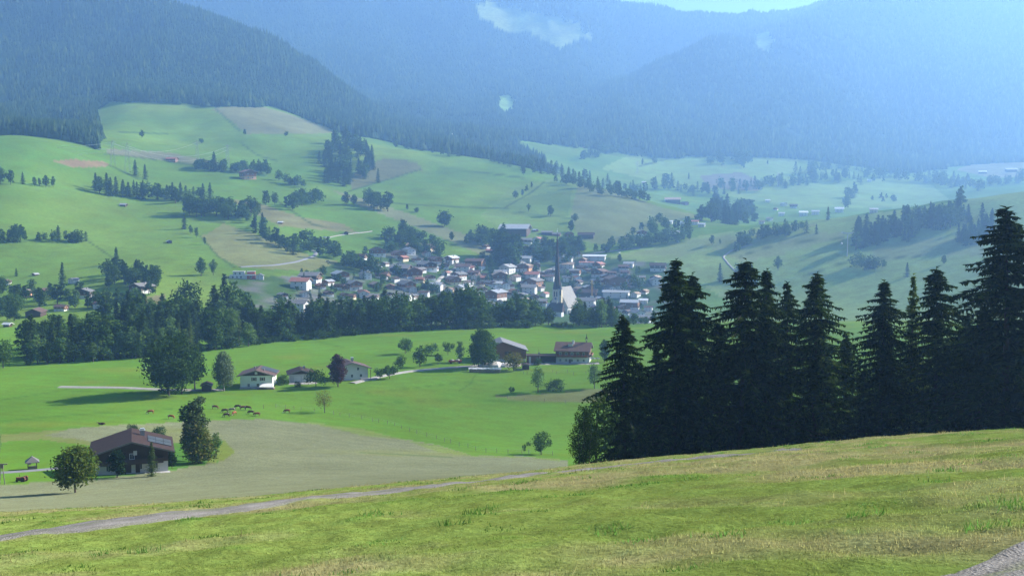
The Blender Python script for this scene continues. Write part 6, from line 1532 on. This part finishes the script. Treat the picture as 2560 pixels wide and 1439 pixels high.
# cows
HIDE = []
def hide_mat(name, c):
    m, n, l, out = nodes_of(name)
    nz = noise_node(n, l, 1.3, 2); rp = n.new('ShaderNodeValToRGB'); rp.color_ramp.interpolation = 'CONSTANT'
    rp.color_ramp.elements[0].color = (*c, 1); rp.color_ramp.elements[1].color = (.55, .5, .44, 1); rp.color_ramp.elements[1].position = .60
    l.new(nz.outputs[0], rp.inputs[0]); d = n.new('ShaderNodeBsdfDiffuse'); l.new(rp.outputs[0], d.inputs[0]); l.new(d.outputs[0], out.inputs[0]); return m
HIDES = {'brown': hide_mat('brown_hide', (.15, .055, .03)), 'dark': hide_mat('dark_hide', (.07, .035, .025)), 'grey': hide_mat('grey_hide', (.22, .19, .16)), 'red': hide_mat('red_hide', (.24, .085, .04))}
def cow_mesh(pose):
    V = [((.0, 0, 1.05), .36), ((-.45, 0, 1.1), .36), ((.5, 0, 1.08), .37), ((.85, 0, 1.12), .28), ((-.85, 0, 1.12), .27)]
    E = [(1, 0), (0, 2), (2, 3), (1, 4)]
    def add(v, r, par): V.append((v, r)); E.append((par, len(V) - 1)); return len(V) - 1
    if pose == 'graze': nk = add((1.15, 0, .85), .2, 3); hd = add((1.38, 0, .45), .14, nk); add((1.5, 0, .12), .09, hd)
    else: nk = add((1.2, 0, 1.3), .19, 3); hd = add((1.45, 0, 1.42), .14, nk); add((1.78, 0, 1.3), .09, hd)
    for s in (-1, 1):
        if pose == 'lie':
            a = add((.75, s * .3, .95), .13, 2); b = add((.95, s * .38, .78), .08, a); add((1.25, s * .35, .74), .06, b)
            a = add((-.7, s * .32, .95), .16, 1); b = add((-.35, s * .48, .8), .09, a); add((-.1, s * .5, .74), .06, b)
        else:
            st = .12 * s
            a = add((.72, s * .24, .82), .13, 2); b = add((.72 + st, s * .23, .42), .065, a); c = add((.70 + st, s * .23, .03), .06, b)
            a = add((-.72, s * .25, .86), .17, 1); b = add((-.66 - st, s * .24, .52), .085, a); c2 = add((-.82 - st, s * .23, .36), .06, b); add((-.76 - st, s * .23, .03), .06, c2)
    t = add((-1.08, 0, 1.05), .05, 4); add((-1.14, 0, .5), .035, t)
    me = bpy.data.meshes.new('cow_skin'); me.from_pydata([v for v, r in V], E, []); me.update()
    o = bpy.data.objects.new('cow_skin', me); COL.objects.link(o)
    o.modifiers.new('s', 'SKIN'); o.modifiers.new('u', 'SUBSURF').levels = 1
    for i, (v, r) in enumerate(V): me.skin_vertices[0].data[i].radius = (r, r * (1.12 if i < 3 else 1)); 
    me.skin_vertices[0].data[0].use_root = True
    dg = bpy.context.evaluated_depsgraph_get(); dg.update()
    out = bpy.data.meshes.new_from_object(o.evaluated_get(dg)); out.name = 'cow_body'
    bpy.data.objects.remove(o); bpy.data.meshes.remove(me)
    if pose == 'lie': out.transform(Matrix.Translation((0, 0, -.68)))
    for pl in out.polygons: pl.use_smooth = True
    return out
CM = {k: cow_mesh(k) for k in ('graze', 'stand', 'lie')}
em = MB()
for s in (-1, 1): em.bar((0, s * .1, .08), (-.03, s * .26, .12), .06, .02, 5, m=0); em.bar((0, s * .07, .12), (.02, s * .2, .3), .03, .01, 5, m=1)
EARS = em.mesh('ears_and_horns', TIMBER, CREAM)
COWM = {}
def cow(px, py, hide, pose, heading, label):
    p = hit(px, py, 250)
    key = (pose, hide)
    if key not in COWM:
        me = CM[pose].copy(); me.materials.clear(); me.materials.append(HIDES[hide]); COWM[key] = me
    o = thing('cow', label, 'cow', p, R(heading), 'cows grazing in the meadow', 1.0)
    link('body', COWM[key], o)
    hx = {'graze': (1.36, 0, .5), 'stand': (1.45, 0, 1.42), 'lie': (1.45, 0, .74)}[pose]
    link('ears_and_horns', EARS, o, hx)
for c in [(255, 1062, 'dark', 'lie', 175, 'dark brown cow resting alone at the field edge, leftmost of the herd'), (377, 1034, 'red', 'graze', 200, 'red-brown cow alone below the tree shadow'), (427, 1047, 'red', 'graze', -10, 'red-brown cow alone left of the columnar tree'),
          (537, 1022, 'brown', 'graze', -5, 'brown cow first right of the columnar tree'), (563, 1032, 'dark', 'graze', 190, 'dark cow in the left middle of the herd'), (581, 1029, 'grey', 'graze', 180, 'grey cow in the middle of the herd'),
          (595, 1021, 'dark', 'graze', 185, 'dark cow at the back of the herd'), (607, 1024, 'brown', 'stand', 10, 'brown cow standing close to two others at the back'), (619, 1024, 'dark', 'graze', 0, 'dark cow at the right end of the back group'),
          (567, 1042, 'dark', 'graze', 195, 'dark and white cow lowest in the herd'), (586, 1038, 'red', 'graze', 250, 'red cow turned towards the camera'), (628, 1036, 'dark', 'graze', 180, 'dark cow apart on the right of the herd'),
          (643, 1041, 'brown', 'graze', 200, 'pale-patched brown cow lower right of the herd'), (718, 1033, 'brown', 'graze', 190, 'lone brown cow nearest the leaning fruit tree')]: cow(*c)
# parked cars in the village
PAINT = {k: solid('car_' + k, c, .3, .03, spec=.6) for k, c in {'white': (.7, .7, .7), 'silver': (.4, .41, .43), 'red': (.35, .03, .03), 'black': (.02, .02, .025), 'blue': (.04, .08, .25)}.items()}
cb = MB(); cb.prism([(-2.1, .35), (2.1, .35), (2.15, .75), (1.9, .95), (1.0, 1.0), (-1.9, 1.02), (-2.15, .8)], -.85, .85)
cabm = MB(); cabm.prism([(-1.7, 1.0), (.95, 1.0), (.35, 1.5), (-1.3, 1.52)], -.74, .74); CABIN = cabm.mesh('cabin', GLASS)
whm = MB(); whm.bar((0, -.1, .33), (0, .1, .33), .33, n=10); WHEEL = whm.mesh('wheel', DARKT)
CARB = {k: cb.mesh('body', v) for k, v in PAINT.items()}
CARS = [(1352, 689, 'white', 'white car first in the parking lot row'), (1360, 686, 'black', 'black car second in the parking lot row'), (1368, 683, 'silver', 'silver car third in the parking lot row'), (1376, 680, 'blue', 'blue car fourth in the parking lot row'), (1384, 677, 'white', 'white car at the far end of the parking lot row'),
        (1338, 668, 'red', 'red car on the main street'), (1341, 655, 'white', 'white car far up the main street'), (1098, 714, 'silver', 'silver car in the side street yard'), (1108, 716, 'white', 'white car in the side street yard'), (1548, 634, 'white', 'white car on the valley road'), (812, 596, 'white', 'white car at the start of the hut lane'), (820, 657, 'silver', 'pale vehicle on the mown slope')]
for px, py, c, lab in CARS:
    p = hit(px, py, 640); o = thing('parked_car', lab, 'car', (p[0], p[1], p[2] + .75), R(random.choice((15, 70, 30))), 'cars in and around the village', 1.15)
    link('body', CARB[c], o); link('cabin', CABIN, o)
    for x in (-1.35, 1.35):
        for y in (-.8, .8): link('wheel', WHEEL, o, (x, y, 0))

# ------------------------------------------------------------------ grass of the near slope
GRASS = None
def grass_mat():
    m, n, l, out = nodes_of('grass_blades')
    at_ = n.new('ShaderNodeAttribute'); at_.attribute_name = 'tint'
    g = n.new('ShaderNodeNewGeometry')
    col = mul_node(n, l, at_.outputs['Color'], rng_node(n, l, g.outputs['Random Per Island'], .75, 1.3, 0, 1))
    d = n.new('ShaderNodeBsdfDiffuse'); t = n.new('ShaderNodeBsdfTranslucent'); mx = n.new('ShaderNodeMixShader'); mx.inputs[0].default_value = .45
    l.new(col, d.inputs[0]); l.new(col, t.inputs[0]); l.new(d.outputs[0], mx.inputs[1]); l.new(t.outputs[0], mx.inputs[2]); l.new(mx.outputs[0], out.inputs[0]); return m
GM = grass_mat()
def track_clear(X, Y):
    ok = np.ones(len(X), bool)
    for C, w in ((TRACK, 1.35), (CORNER, .75)):
        c = C[::2]
        for i in range(0, len(X), 20000):
            d2 = ((X[i:i + 20000, None] - c[None, :, 0]) ** 2 + (Y[i:i + 20000, None] - c[None, :, 1]) ** 2).min(1)
            ok[i:i + 20000] &= d2 > (w * RNG.uniform(.85, 1.1, len(d2))) ** 2
    return ok
def blades(name, bands, colf, hf, spread, wf):
    Vs = []; Cs = []
    for y0, y1, dens, nbl in bands:
        area = .5 * 1.04 * (y1 ** 2 - y0 ** 2); N = int(area * dens)
        Y = np.sqrt(RNG.uniform(y0 ** 2, y1 ** 2, N)); u = RNG.uniform(-.52, .52, N); X = u * Y
        lip = np.interp(u, UG, LINE_LIP)
        ok = (Y < lip * 1.3) & track_clear(X, Y)
        X, Y = X[ok], Y[ok]
        h, c, keep = hf(X, Y), colf(X, Y), None
        k = h > 0
        X, Y, h, c = X[k], Y[k], h[k], c[k]
        N = len(X)
        X = np.repeat(X, nbl) + RNG.normal(0, 1, N * nbl) * np.repeat(spread(Y), nbl); Y = np.repeat(Y, nbl) + RNG.normal(0, 1, N * nbl) * np.repeat(spread(Y), nbl)
        h = np.repeat(h, nbl) * RNG.uniform(.5, 1.25, N * nbl); c = np.repeat(c, nbl, 0) * RNG.uniform(.8, 1.2, (N * nbl, 1))
        Z = Zat(X / Y, Y) - .015
        a = RNG.random(N * nbl) * 2 * PI; w = wf(Y) * RNG.uniform(.6, 1.4, N * nbl)
        dx, dy = np.cos(a) * w, np.sin(a) * w
        ln = RNG.normal(0, .38, (N * nbl, 2)) * h[:, None]
        V = np.stack([np.stack([X - dx, Y - dy, Z], -1), np.stack([X + dx, Y + dy, Z], -1), np.stack([X + ln[:, 0], Y + ln[:, 1], Z + h], -1)], 1)
        Vs.append(V.reshape(-1, 3)); Cs.append(np.repeat(c, 3, 0))
    V = np.concatenate(Vs); C = np.concatenate(Cs)
    print(name, len(V) // 3)
    return tag(link(name, np_mesh(name, V, np.arange(len(V)).reshape(-1, 3), (GM,), cols=C)), kind='stuff')
def dryness(X, Y): return np.clip(fbm(X / 2.6, Y / 2.4, 51, 4) * 2.6 + .42 + 1.8 * fbm(X / 11, Y / 9, 52, 2), 0, 1)
def lushness(X, Y): return np.clip(fbm(X / 1.7, Y / 1.5, 57, 3) * 4.0 - .75, 0, 1)
def col_turf(X, Y):
    d = dryness(X, Y)[:, None]; lu = lushness(X, Y)[:, None]
    c = np.array((.20, .265, .056)) * (1 - d) + np.array((.30, .275, .12)) * d
    return c * (1 - lu) + np.array((.09, .20, .035)) * lu
blades('grass', [(8, 18, 110, 3), (18, 32, 48, 3), (32, 60, 17, 3), (60, 130, 5, 3)], col_turf,
       lambda X, Y: .035 + .06 * lushness(X, Y) + .025 * dryness(X, Y), lambda Y: .03 + .0012 * Y, lambda Y: .004 + .00032 * Y)
def col_dry(X, Y): return np.array((.26, .235, .10)) * (0.8 + .5 * vnoise(X, Y, 77))[:, None]
blades('dry_grass_stalks', [(8, 30, 7, 3), (30, 70, 2.5, 3), (70, 130, .8, 3)], col_dry, lambda X, Y: np.where(dryness(X, Y) > RNG.uniform(.3, 1.0, len(X)), .08 + .12 * RNG.random(len(X)) ** 1.5, 0), lambda Y: .05 + .001 * Y, lambda Y: .0025 + .00028 * Y)
def col_tuft(X, Y): return np.array((.085, .175, .035)) * (0.7 + .8 * vnoise(X / 3, Y / 3, 78))[:, None]
blades('grass_tussocks', [(8, 30, 1.6, 46), (30, 70, .7, 30), (70, 130, .25, 20)], col_tuft, lambda X, Y: np.where((lushness(X, Y) + .06 > RNG.uniform(.0, 1.0, len(X))), .06 + .10 * RNG.random(len(X)) ** 2, 0), lambda Y: .12 + .003 * Y, lambda Y: .006 + .0004 * Y)
